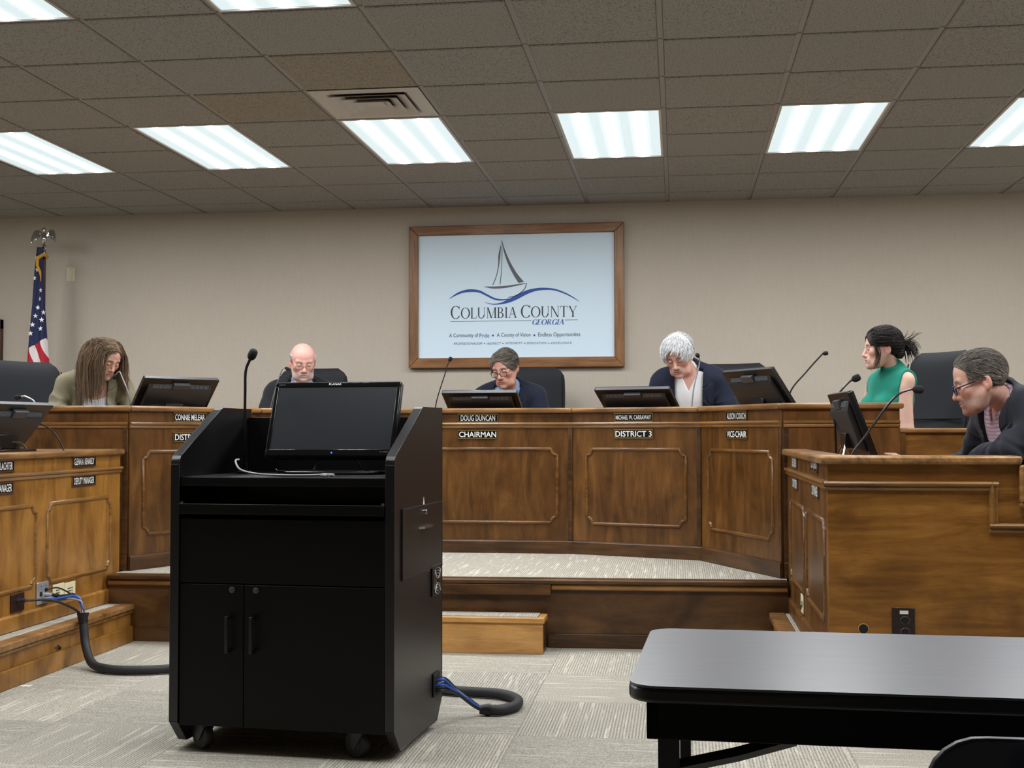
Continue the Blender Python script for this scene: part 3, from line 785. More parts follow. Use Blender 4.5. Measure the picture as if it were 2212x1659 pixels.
# ================================================================== MONITORS
def monitor(label, M, tilt, hc=.20, stand=True, blue=False, group='desk monitors', front_text=False, mats=None):
    t = thing('touch_monitor', label, 'monitor', group=group); t.matrix_local = M
    Wm, Hm = .508, .312
    Tm = T_((0, 0, hc)) @ RX(-tilt)
    b = MB().prism(rrect(Wm, Hm, .008, 3), -.011, .013, 'xz').build('housing', 'black_plastic', t, Tm, bevel=.002)
    m = MB()
    for x0, x1, z0, z1 in ((-Wm/2+.004, Wm/2-.004, Hm/2-.022, Hm/2-.004), (-Wm/2+.004, Wm/2-.004, -Hm/2+.004, -Hm/2+.030), (-Wm/2+.004, -Wm/2+.018, -Hm/2+.03, Hm/2-.022), (Wm/2-.018, Wm/2-.004, -Hm/2+.03, Hm/2-.022)):
        m.box(x0, x1, -.0165, -.011, z0, z1)
    m.build('bezel', 'black_gloss', b, bevel=.002)
    MB().box(-Wm/2+.018, Wm/2-.018, -.0135, -.011, -Hm/2+.03, Hm/2-.022).build('screen', 'blue_screen_edge' if blue else 'screen_off', t, Tm)
    # rear cover: raised pan with a sloped ventilated shoulder and the hook on top
    prof = [(.013, .118), (.030, .088), (.038, .070), (.040, -.10), (.013, -.125)]
    MB().prism(prof, -.215, .215, 'yz').build('rear_cover', 'dark_plastic', t, Tm, bevel=.004)
    for x0 in (-.19, .062):
        v = MB(); ln = .128
        for k in range(14): v.box(x0 + k * ln / 14, x0 + (k + .55) * ln / 14, -.001, .0018, -.0115, .0115)
        v.build('vent', 'vent_grey', t, Tm @ T_((0, .0225, .103)) @ RX(R(30) + 0))
    k = MB(); k.box(-.056, .056, .013, .036, .086, .128); k.build('hook', 'grey_plastic', t, Tm, bevel=.003)
    MB().box(-Wm/2 + .008, Wm/2 - .008, -.009, .011, Hm/2 - .002, Hm/2 + .001).build('top_glint', 'grey_plastic', t, Tm)  # paler strip on the black housing: painted reflection of the ceiling lights
    link('logo', text_mesh('PLANAR', .060, .009, 'vent_grey'), t, Tm @ T_((.03, .0405, .0)) @ RZ(PI))
    if front_text:
        link('logo', text_mesh('PLANAR', .050, .0075, 'plate_white'), t, Tm @ T_((-.01, -.0172, Hm/2 - .012)))
        link('logo', text_mesh('HDMI', .024, .005, 'vent_grey'), t, Tm @ T_((-Wm/2 + .03, -.0172, Hm/2 - .014)))
        link('logo', text_mesh('TXL SERIES', .034, .005, 'vent_grey'), t, Tm @ T_((Wm/2 - .04, -.0172, -Hm/2 + .020)))
        MB().tube([(-.215, -.03, .010), (.225, -.03, .010), (.235, -.03, .020), (.235, -.03, .058), (-.225, -.03, .058), (-.225, -.03, .020)], .0045, 8, closed=True).build('foot_frame', 'black_gloss', t)
        MB().lathe([(.003, 0), (.003, .002)], 12, RX(PI / 2)).build('power_light', 'glow_blue', t, Tm @ T_((.012, -.0165, -Hm/2 + .016)))
    # stand
    zt = hc; c = Tm @ Vector((0, .03, -.05))
    s = MB(); s.box(-.06, .06, c.y - .012, c.y + .03, c.z - .05, c.z + .02); s.build('hinge', 'black_plastic', t, bevel=.004)
    f = MB(); yb = c.y + .05
    f.tube(catmull([(-.04, c.y + .02, c.z - .02), (-.09, yb, .04), (-.11, yb + .02, .006)], 5), .006, 8); f.tube(catmull([(.04, c.y + .02, c.z - .02), (.09, yb, .04), (.11, yb + .02, .006)], 5), .006, 8)
    f.build('stand_leg', 'chrome', t)
    pb = Tm @ Vector((0, 0, -Hm / 2))
    g = MB(); y0 = min(pb.y - .01, -.06); 
    g.tube([(-.16, y0, .006), (.16, y0, .006), (.18, y0 + .02, .006), (.18, yb + .02, .006), (.16, yb + .035, .006), (-.16, yb + .035, .006), (-.18, yb + .02, .006), (-.18, y0 + .02, .006)], .006, 8, closed=True)
    g.build('base', 'black_plastic', t)
    return t
# on the lectern, screen towards the audience
monitor('black monitor with a dark screen standing on the lectern', LEC @ T_((.495, .35, .985)) @ RZ(R(2)), R(23), hc=.205, front_text=True)
def mon_dais(label, x, y, yaw, tilt, z=CAPZ, **kw):
    # back of the monitor towards the room: rotate half a turn
    return monitor(label, T_((x, y, z)) @ RZ(PI + yaw), tilt, **kw)
DS = 1.19
mon_dais('monitor leaning far back above the CHAIRMAN plate', -1.285, 8.345, R(-4), R(60), z=DS, hc=.139)
mon_dais('monitor leaning far back above the DISTRICT 3 plate', -.25, 8.19, R(-18), R(58), z=DS, hc=.146)
mon_dais('half tilted monitor beside the woman in tan', -3.06, 7.40, R(52), R(42), z=DS, hc=.166)
mon_dais('half tilted monitor above the VICE-CHAIR plate', .475, 7.42, R(-60), R(36), z=DS, hc=.182)
mon_dais('monitor with chrome stand legs on the left staff desk', -3.30, 5.86, R(84), R(42), z=WCAP, hc=.122)
mon_dais('monitor seen from its edge on the right staff desk', .79, 5.95, R(-87), R(20), z=.96, hc=.215, blue=True)

# ================================================================== MICROPHONES
def mic(label, pts, r=.0045, head=(.011, .032), mat='mic_stem', base=True, foam=True, group='gooseneck microphones', nbase=.0):
    p0 = Vector(pts[0])
    t = thing('gooseneck_microphone', label, 'microphone', tuple(p0), group=group)
    P = [Vector(p) - p0 for p in pts]
    cu = catmull(P, 8)
    MB().tube(cu, r, 8).build('gooseneck', mat, t)
    d = (cu[-1] - cu[-3]).normalized()
    q = d.to_track_quat('Z', 'Y').to_matrix().to_4x4()
    hr, hl = head
    MB().lathe([(hr * .45, -.008), (hr * .8, -.002), (hr, hl * .15), (hr * 1.02, hl * .5), (hr * .95, hl * .8), (hr * .6, hl * .97), (hr * .1, hl)], 16, T_(tuple(cu[-1])) @ q).build('windscreen', 'mic_foam', t)
    if base: MB().lathe([(.033, 0), (.033, .006), (.026, .011), (.012, .013), (.010, .035), (.0075, .042)], 20).build('base', 'black_plastic', t)
    return t
lm = LEC.to_4x4()
mic('tall black gooseneck microphone standing on the lectern', [lm @ Vector(p) for p in ((.122, .37, .985), (.138, .33, 1.15), (.152, .30, 1.30), (.163, .28, 1.38), (.190, .265, 1.428))], .0055, (.0165, .038))
mic('thin microphone before the woman in tan', [(-3.281, 7.30, 1.19), (-3.30, 7.30, 1.36), (-3.345, 7.30, 1.475), (-3.36, 7.30, 1.508), (-3.372, 7.30, 1.508), (-3.388, 7.30, 1.488)], .0038, (.012, .026), mat='mic_stem_grey')
mic('thin microphone before the bald man', [(-2.735, 8.22, 1.19), (-2.70, 8.22, 1.37), (-2.645, 8.22, 1.54), (-2.625, 8.22, 1.573), (-2.61, 8.22, 1.572)], .0038, (.011, .026), mat='mic_stem_grey')
mic('thin microphone left of the chairman monitor, before the framed sign', [(-1.615, 8.30, 1.19), (-1.597, 8.30, 1.34), (-1.535, 8.30, 1.54), (-1.525, 8.30, 1.58), (-1.507, 8.30, 1.618)], .0038, (.013, .026))
mic('thin microphone before the man with white hair', [(.082, 8.10, 1.19), (.10, 8.10, 1.40), (.135, 8.10, 1.55), (.14, 8.10, 1.60), (.132, 8.09, 1.618)], .0038, (.013, .024), mat='mic_stem_grey')
mic('long thin microphone leaning before the woman in green', [(.618, 7.30, 1.19), (.632, 7.30, 1.36), (.72, 7.30, 1.475), (.805, 7.30, 1.57), (.822, 7.30, 1.582)], .0045, (.012, .024))
mic('short curved microphone rising behind the edge-on monitor', [(.74, 6.10, .96), (.735, 6.10, 1.27), (.76, 6.10, 1.33), (.80, 6.10, 1.375), (.822, 6.10, 1.388)], .005, (.017, .034))
mic('long curved microphone before the man in the dark suit', [(.72, 5.66, .96), (.757, 5.66, 1.05), (.815, 5.66, 1.13), (.90, 5.66, 1.25), (.952, 5.66, 1.305), (1.0, 5.66, 1.325), (1.02, 5.66, 1.326)], .005, (.017, .038))
mic('short microphone bending over the monitor on the left staff desk', [(-3.52, 6.30, WCAP), (-3.40, 6.30, 1.20), (-3.37, 6.30, 1.295), (-3.42, 6.30, 1.333), (-3.455, 6.30, 1.332)], .0045, (.012, .030), mat='mic_stem_grey')
mic('slanted microphone stem beside the monitor on the left staff desk', [(-3.155, 6.20, WCAP), (-3.18, 6.20, 1.10), (-3.215, 6.18, 1.155), (-3.26, 6.14, 1.19), (-3.31, 6.1, 1.195)], .004, (.010, .026), base=False)

# ================================================================== BLACK TABLE AND CHAIR
TBL = T_((-.085, 2.071, 0)) @ RZ(R(-2.6))
def table():
    t = thing('training_table', 'long black laminate table with a rounded corner', 'table'); t.matrix_local = TBL
    L, D, h = 1.83, .607, .737
    def out(o, r): return rrect(L + 2 * o, D + 2 * o, r, 6, L / 2, D / 2)
    MB().prism(out(-.001, .05), h - .004, h).build('table_top', 'table_laminate', t)
    MB().prism(out(0, .051), h - .028, h - .0035).build('edge_band', 'black_edge', t, bevel=.006)
    m = MB(); m.box(.03, L - .03, .03, .052, h - .092, h - .028); m.box(.03, L - .03, D - .052, D - .03, h - .092, h - .028); m.box(.03, .052, .03, D - .03, h - .092, h - .028); m.box(L - .052, L - .03, .03, D - .03, h - .092, h - .028)
    m.build('apron', 'black_laminate', t, bevel=.002)
    for x in (.048, L - .083):
        for y in (.035, D - .07):
            l = MB().box(x, x + .035, y, y + .035, .012, h - .088).build('leg', 'black_edge', t, bevel=.002)
            MB().box(x - .004, x + .039, y - .004, y + .039, 0, .014).build('foot_cap', 'rubber', l)
        MB().box(x + .004, x + .03, .07, D - .07, .10, .125).build('leg_bar', 'black_edge', t)
        s = 1 if x < .5 else -1
        for y in (.052, D - .054):
            a = (x + (.035 if s > 0 else 0), y, .598); b = (x + s * .22, y, .650)
            MB().tube([a, ((a[0] + b[0]) / 2, y, .621), b], .012, 4).build('leg_brace', 'black_edge', t)
    return t
table()

def stack_chair():
    # seen from behind: dark blue shell back on a bent steel frame, facing the table
    t = thing('stacking_chair', 'dark blue shell chair with a bent chrome frame at the table', 'chair', (.475, 1.52, 0), R(-2))
    w, z0, z1 = .46, .52, .858
    def back(u, v):
        x = (u - .5) * w; z = z0 + (z1 - z0) * v
        y = -.255 - .04 * v + .16 * (u - .5) ** 2
        return (x, y, z)
    # outline with rounded corners, thickened
    m = MB(); pl = rrect(w, z1 - z0, .055, 6, 0, (z0 + z1) / 2)
    vs = []
    for x, z in pl:
        v = (z - z0) / (z1 - z0); y = -.255 - .04 * v + .16 * (x / w) ** 2
        vs.append((x, y, z))
    n = len(pl); vb = [(x, y + .014, z) for x, y, z in vs]
    fs = [(i, (i + 1) % n, n + (i + 1) % n, n + i) for i in range(n)]
    ctr = len(vs) * 2
    allv = vs + vb + [(0, -.275, (z0 + z1) / 2), (0, -.261, (z0 + z1) / 2)]
    fs += [(ctr, (i + 1) % n, i) for i in range(n)] + [(ctr + 1, n + i, n + (i + 1) % n) for i in range(n)]
    m.add(allv, fs); m.build('backrest', 'navy_vinyl', t, bevel=.003)
    f = MB(); f.tube(catmull([(-.172, -.06, .44), (-.172, -.285, .60), (-.172, -.312, .74), (-.152, -.318, .826), (-.105, -.319, .8425), (.105, -.319, .8425), (.152, -.318, .826), (.172, -.312, .74), (.172, -.285, .60), (.172, -.06, .44)], 8), .0125, 12)
    f.build('back_frame', 'chrome', t)
    m = MB(); m.prism(rrect(.45, .44, .05, 5, 0, 0), .445, .470); m.build('seat', 'navy_vinyl', t, bevel=.008)
    for sx in (-1, 1):
        for sy, zt in ((-1, .44), (1, .44)):
            MB().tube([(sx * .17, sy * .15, zt), (sx * .20, sy * .20, .2), (sx * .215, sy * .225, .0)], .011, 10).build('leg', 'chrome', t)
    MB().tube([(-.172, -.1, .438), (-.172, .17, .438)], .011, 8).build('seat_rail', 'chrome', t); MB().tube([(.172, -.1, .438), (.172, .17, .438)], .011, 8).build('seat_rail', 'chrome', t)
stack_chair()

# ================================================================== FRAMED SIGN
SY = WALL_Y - .032
def SP(xz, yz):
    u = (xz - 113) / 1947.0
    yt = 228 - (xz - 118) * 33 / 1944.0; yb = 1440 - (xz - 108) * 10 / 1949.0
    return (-1.995 + u * 1.521, 2.667 - (yz - yt) / (yb - yt) * .955)
def sign():
    t = thing('framed_sign', 'white sailboat logo sign in a wide oak frame on the wall', 'sign', (-1.234, WALL_Y, 1.63))
    o = Vector((1.234, -WALL_Y, -1.63))
    def L(x, y, z): return (x + 1.234, y - WALL_Y, z - 1.63)
    x0, x1, z0, z1 = -2.070, -.398, 1.635, 2.741; a0, a1, b0, b1 = -1.995, -.474, 1.712, 2.667
    for nm, q in (('frame_rail', [(x0, z1), (x1, z1), (a1, b1), (a0, b1)]), ('frame_rail', [(x0, z0), (a0, b0), (a1, b0), (x1, z0)]), ('frame_stile', [(x0, z0), (x0, z1), (a0, b1), (a0, b0)]), ('frame_stile', [(x1, z0), (a1, b0), (a1, b1), (x1, z1)])):
        MB().prism([(p[0] + 1.234, p[1] - 1.63) for p in q], -.055, -.003, 'xz').build(nm, 'sign_oak' if nm == 'frame_rail' else 'sign_oak_upright', t, bevel=.005, seg=2)
    MB().box(a0 + 1.234 - .01, a1 + 1.234 + .01, -.032, -.004, b0 - 1.63 - .01, b1 - 1.63 + .01).build('board', 'sign_white', t)
    yy = -.0326
    def poly(pts, mat, name='print'):
        P = [SP(*p) for p in pts]
        MB().prism([(x + 1.234, z - 1.63) for x, z in P], yy - .0008, yy, 'xz').build(name, mat, t, smooth=False)
    def strip(top, bot, mat, n=8, name='print'):
        tp = catmull([(p[0], p[1], 0) for p in top], n); bt = catmull([(p[0], p[1], 0) for p in bot], n); m = MB(); vs = []
        for p in tp + bt:
            x, z = SP(p.x, p.y); vs.append((x + 1.234, yy - .0008, z - 1.63))
        k = len(tp); m.add(vs, [(i, k + i, k + i + 1, i + 1) for i in range(k - 1)]); m.build(name, mat, t, smooth=False)
    strip([(952, 272), (985, 375), (1035, 490), (1100, 600), (1172, 688)], [(951, 272), (972, 385), (1010, 500), (1060, 605), (1116, 697)], 'print_grey', name='sail')
    strip([(950, 272), (950, 420), (944, 570), (929, 712)], [(955, 272), (956, 420), (950, 570), (937, 712)], 'print_grey', name='mast')
    strip([(938, 325), (917, 420), (914, 520), (893, 625), (856, 716)], [(943, 325), (936, 420), (924, 520), (901, 625), (864, 718)], 'print_grey', name='jib')
    strip([(770, 732), (880, 731), (1000, 724), (1100, 710), (1200, 698)], [(770, 734), (860, 752), (980, 747), (1090, 727), (1200, 702)], 'print_grey', name='deck')
    strip([(1193, 702), (1176, 750), (1130, 795), (1075, 824), (1015, 836)], [(1201, 702), (1184, 754), (1137, 801), (1080, 831), (1017, 844)], 'print_grey', name='hull')
    strip([(422, 852), (500, 795), (580, 765), (650, 758), (730, 770), (800, 805), (880, 845), (960, 858), (1025, 850)], [(422, 855), (490, 820), (560, 794), (640, 785), (720, 791), (790, 822), (870, 861), (945, 872), (1008, 862)], 'print_blue', name='wave')
    strip([(780, 887), (860, 902), (940, 892), (1020, 855), (1100, 815), (1200, 770), (1290, 750), (1380, 746), (1480, 758), (1580, 795), (1660, 840), (1720, 884)], [(780, 890), (860, 911), (940, 908), (1020, 893), (1100, 862), (1200, 810), (1290, 778), (1380, 768), (1470, 773), (1570, 806), (1655, 848), (1720, 887)], 'print_blue', name='wave')
    poly([(435, 1075), (1246, 1069), (1246, 1073), (435, 1079)], 'print_dark', 'rule'); poly([(1577, 1064), (1702, 1063), (1702, 1067), (1577, 1068)], 'print_dark', 'rule')
    def line(txt, xa, ya, xb, yb, mat, shear=0, bold=0, space=1.0):
        p, q = SP(xa, ya), SP(xb, yb)
        link('lettering', text_mesh(txt, abs(q[0] - p[0]), abs(q[1] - p[1]), mat, shear=shear, bold=bold, space=space), t, T_(((p[0] + q[0]) / 2 + 1.234, yy - .001, (p[1] + q[1]) / 2 - 1.63)))
    # serif capitals
    def serif(txt, xa, ya, xb, yb, mat, slant=0.0, heavy=1.0):
        p, q = SP(xa, ya), SP(xb, yb); H = abs(q[1] - p[1]); Wd = abs(q[0] - p[0])
        polys, adv = serif_text(txt, heavy)
        m = MB(); sx = Wd / adv
        for pl in polys:
            vs = [((x + slant * z) * sx + p[0] + 1.234, yy - .0008, q[1] - 1.63 + z * H) for x, z in pl]
            m.add(vs, [tuple(range(len(vs)))])
        m.build('lettering', mat, t, smooth=False)
    serif('C', 438, 925, 530, 1050, 'print_dark'); serif('OLUMBIA', 540, 942, 1102, 1043, 'print_dark')
    serif('C', 1140, 918, 1235, 1042, 'print_dark'); serif('OUNTY', 1240, 932, 1697, 1034, 'print_dark')
    serif('GEORGIA', 1248, 1061, 1565, 1110, 'print_blue', slant=.22, heavy=1.35)
    line('A Community of', 422, 1196, 714, 1243, 'print_dark'); line('Pride', 728, 1197, 825, 1236, 'print_blue')
    line('A County of Vision', 900, 1193, 1236, 1240, 'print_dark'); line('Endless Opportunities', 1312, 1190, 1725, 1238, 'print_dark')
    for xx in (861, 1273):
        poly([(xx + 9 * math.cos(2 * PI * k / 12), 1217 + 10 * math.sin(2 * PI * k / 12)) for k in range(12)], 'print_navy', 'dot')
    for txt, xa, xb in (('PROFESSIONALISM', 468, 755), ('RESPECT', 804, 942), ('INTEGRITY', 983, 1158), ('DEDICATION', 1198, 1396), ('EXCELLENCE', 1438, 1643)):
        line(txt, xa, 1286 if xa < 900 else 1284, xb, 1306 if xa < 900 else 1303, 'print_navy', shear=.3, space=1.15)
    for xx in (778, 961, 1178, 1417):
        poly([(xx + 6 * math.cos(2 * PI * k / 10), 1296 + 6 * math.sin(2 * PI * k / 10)) for k in range(10)], 'print_navy', 'dot')

def serif_text(txt, heavy=1.0):
    ST, TH, SF, SH = .125 * heavy, .042 * heavy, .065, .034
    out = []; x = 0.0
    def quad(a, b, c, d): out.append([a, b, c, d])
    def stem(cx, w, z0=0, z1=1, serif=(1, 1)):
        quad((cx - w / 2, z0), (cx + w / 2, z0), (cx + w / 2, z1), (cx - w / 2, z1))
        if serif[0]: quad((cx - w / 2 - SF, z0), (cx + w / 2 + SF, z0), (cx + w / 2 + SF, z0 + SH), (cx - w / 2 - SF, z0 + SH))
        if serif[1]: quad((cx - w / 2 - SF, z1 - SH), (cx + w / 2 + SF, z1 - SH), (cx + w / 2 + SF, z1), (cx - w / 2 - SF, z1))
    def diag(x0, z0, x1, z1, w): quad((x0 - w / 2, z0), (x0 + w / 2, z0), (x1 + w / 2, z1), (x1 - w / 2, z1))
    def ring(cx, cz, rx, rz, a0, a1, tw, th, n=28):
        for k in range(n):
            A, B = R(a0 + (a1 - a0) * k / n), R(a0 + (a1 - a0) * (k + 1) / n)
            quad((cx + rx * math.cos(A), cz + rz * math.sin(A)), (cx + rx * math.cos(B), cz + rz * math.sin(B)), (cx + (rx - tw) * math.cos(B), cz + (rz - th) * math.sin(B)), (cx + (rx - tw) * math.cos(A), cz + (rz - th) * math.sin(A)))
    for ch in txt:
        if ch in 'CG':
            w = .80; ring(x + .44, .5, .44, .52, 42, 318, ST * 1.1, TH)
            quad((x + .745, .74), (x + .785, .74), (x + .785, 1.0), (x + .755, 1.0))
            if ch == 'C': quad((x + .70, .13), (x + .79, .20), (x + .77, .26), (x + .70, .18))
            else: stem(x + .72, ST, .02, .44, (0, 1))
        elif ch == 'O': w = .92; ring(x + .46, .5, .46, .52, 0, 360, ST * 1.1, TH, 40)
        elif ch == 'L': w = .62; stem(x + .13, ST); quad((x + .13, 0), (x + .60, 0), (x + .60, TH), (x + .13, TH)); quad((x + .56, 0), (x + .60, 0), (x + .63, .24), (x + .60, .24))
        elif ch == 'U':
            w = .84; stem(x + .13, ST, .3, 1, (0, 1)); stem(x + .70, TH, .3, 1, (0, 1)); ring(x + .395, .33, .328, .35, 180, 360, ST * .85, TH * 1.3)
        elif ch == 'M':
            w = 1.02; stem(x + .12, TH); stem(x + .88, ST); diag(x + .50, 0, x + .15, 1, ST); diag(x + .50, 0, x + .86, 1, TH)
        elif ch == 'B':
            w = .70; stem(x + .13, ST); ring(x + .30, .745, .27, .255, -90, 90, ST * .9, TH); ring(x + .30, .265, .34, .265, -90, 90, ST, TH)
            for z in (0, .50, 1 - TH): quad((x + .13, z), (x + .31, z), (x + .31, z + TH), (x + .13, z + TH))
        elif ch == 'I': w = .30; stem(x + .14, ST)
        elif ch == 'A':
            w = .86; diag(x + .10, 0, x + .40, 1, TH * 1.1); diag(x + .72, 0, x + .42, 1, ST); quad((x + .20, .34), (x + .62, .34), (x + .62, .34 + TH), (x + .20, .34 + TH))
            quad((x, 0), (x + .22, 0), (x + .22, SH), (x, SH)); quad((x + .58, 0), (x + .86, 0), (x + .86, SH), (x + .58, SH))
        elif ch == 'N':
            w = .90; stem(x + .12, TH); stem(x + .76, TH, 0, 1, (0, 1)); diag(x + .72, 0, x + .14, 1, ST)
        elif ch == 'T':
            w = .74; stem(x + .35, ST, 0, 1, (1, 0)); quad((x, 1 - TH), (x + .70, 1 - TH), (x + .70, 1), (x, 1)); quad((x, .80), (x + .03, .80), (x + .05, 1), (x, 1)); quad((x + .67, .80), (x + .70, .80), (x + .70, 1), (x + .65, 1))
        elif ch == 'Y':
            w = .84; stem(x + .42, ST, 0, .46, (1, 0)); diag(x + .40, .42, x + .10, 1, ST); diag(x + .43, .42, x + .74, 1, TH)
            quad((x, 1 - SH), (x + .24, 1 - SH), (x + .24, 1), (x, 1)); quad((x + .60, 1 - SH), (x + .86, 1 - SH), (x + .86, 1), (x + .60, 1))
        elif ch == 'E':
            w = .64; stem(x + .13, ST)
            for z, l in ((0, .60), (.49, .46), (1 - TH, .57)): quad((x + .13, z), (x + l, z), (x + l, z + TH), (x + .13, z + TH))
            quad((x + .56, 0), (x + .60, 0), (x + .62, .22), (x + .59, .22)); quad((x + .53, .80), (x + .57, .80), (x + .57, 1), (x + .53, 1))
        elif ch == 'R':
            w = .78; stem(x + .13, ST); ring(x + .32, .735, .28, .265, -90, 90, ST * .9, TH); diag(x + .68, 0, x + .36, .50, ST); quad((x + .60, 0), (x + .78, 0), (x + .78, SH), (x + .60, SH))
            for z in (.47, 1 - TH): quad((x + .13, z), (x + .33, z), (x + .33, z + TH), (x + .13, z + TH))
        x += w + .06
    return out, x - .06
sign()

# ================================================================== WALL PLATE, SOCKETS
t = thing('wall_plate', 'cream blank switch plate on the wall beside the flag', 'wall plate', (-4.877, WALL_Y, 2.423))
MB().box(-.037, .037, -.007, 0, -.058, .058).build('plate', 'wall_plate_cream', t, bevel=.003)
m = MB(); [m.ball((0, -.007, z), (.003, .0015, .003), 8, 6) for z in (-.042, .042)]; m.build('screw', 'steel', t)

def socket(label, M, w, h, mat, pattern, group='sockets on the staff desks'):
    t = thing('socket_plate', label, 'socket', group=group); t.matrix_local = M
    MB().box(-w / 2, w / 2, -.006, 0, -h / 2, h / 2).build('plate', mat, t, bevel=.002)
    for x, z, a, b, mt in pattern: MB().box(x - a / 2, x + a / 2, -.0085, -.005, z - b / 2, z + b / 2).build('port' if mt == 'slot_black' else 'screw', mt, t)
    return t
dup = [(-.0, .022, .004, .011, 'slot_black'), (.012, .022, .004, .009, 'slot_black'), (0, -.022, .004, .011, 'slot_black'), (.012, -.022, .004, .009, 'slot_black'), (.006, .008, .006, .006, 'slot_black'), (.006, -.036, .006, .006, 'slot_black')]
quad6 = [(x, z, .007, .005, 'slot_black') for x in (-.025, -.012, .002, .018) for z in (.010, -.004, -.018)]
socket('brown outlet plate with a black plug on the left staff desk', on_left(5.70, .334), .122, .085, 'outlet_brown', [(-.02, .012, .004, .010, 'steel'), (.012, .022, .006, .006, 'steel')])
socket('steel data plate with several cables plugged in', on_left(5.938, .350), .114, .108, 'outlet_steel', [(-.02, .035, .006, .006, 'steel'), (.025, .035, .006, .006, 'steel'), (.03, .012, .022, .018, 'slot_black'), (-.02, -.004, .024, .022, 'slot_black')])
socket('cream network plate touching the steel data plate side', on_left(6.100, .335), .116, .082, 'outlet_cream', quad6[:9])
socket('cream network plate with two rows of ports, farther along', on_left(6.222, .330), .116, .080, 'outlet_cream', quad6)
socket('cream surface box on the right staff desk face', on_right(6.08, .338) @ T_((0, -.0, 0)), .10, .085, 'outlet_cream', [(-.02, -.02, .02, .02, 'slot_black'), (.025, .0, .012, .03, 'slot_black')])
t = socket('dark brown duplex outlet low on the stepped end panel', T_((.858, 5.0595, .398)), .086, .135, 'outlet_brown', dup)
MB().box(-.014, .018, -.0075, -.006, .043, .056).build('sticker', 'paper', t)
m = MB()
for z in (.022, -.022): m.tube([(.006 + .017 * math.cos(2 * PI * k / 20), -.0065, z - .004 + .015 * math.sin(2 * PI * k / 20)) for k in range(20)], .0015, 5, closed=True)
m.build('receptacle_rim', 'grey_plastic', t)
h = thing('cable_hole', 'round cable hole cut low in the stepped end panel', 'hole', (.708, 5.0588, .381))
MB().lathe([(.021, -.001), (.021, .001)], 20, RX(PI / 2)).build('rim', 'step_birch', h); MB().lathe([(.018, -.0016), (.018, .0016)], 20, RX(PI / 2)).build('opening', 'slot_black', h)
h = thing('cable_clip', 'small black cable clip on the step riser below the sockets', 'clip', (-2.9735, 5.80, .108))
MB().tube([(0, -.012, .004), (.008, -.006, .008), (.014, .004, -.004), (.004, .012, -.008)], .006, 8).build('clamp', 'cable_black', h); MB().ball((.002, -.018, .006), .004, 8, 6).build('screw', 'steel', h)
tag(MB().add([(-.03, -.008, .0008), (.028, -.014, .0008), (.034, .01, .004), (-.022, .012, .0012), (-.03, -.008, .0004), (.028, -.014, .0004), (.034, .01, .0036), (-.022, .012, .0008)], [(0, 1, 2, 3), (7, 6, 5, 4), (0, 4, 5, 1), (1, 5, 6, 2), (2, 6, 7, 3), (3, 7, 4, 0)]).build('paper_scrap', 'paper', None, T_((-2.93, 5.42, .0))), 'tiny torn scrap of paper on the carpet by the staff step', 'paper scrap')

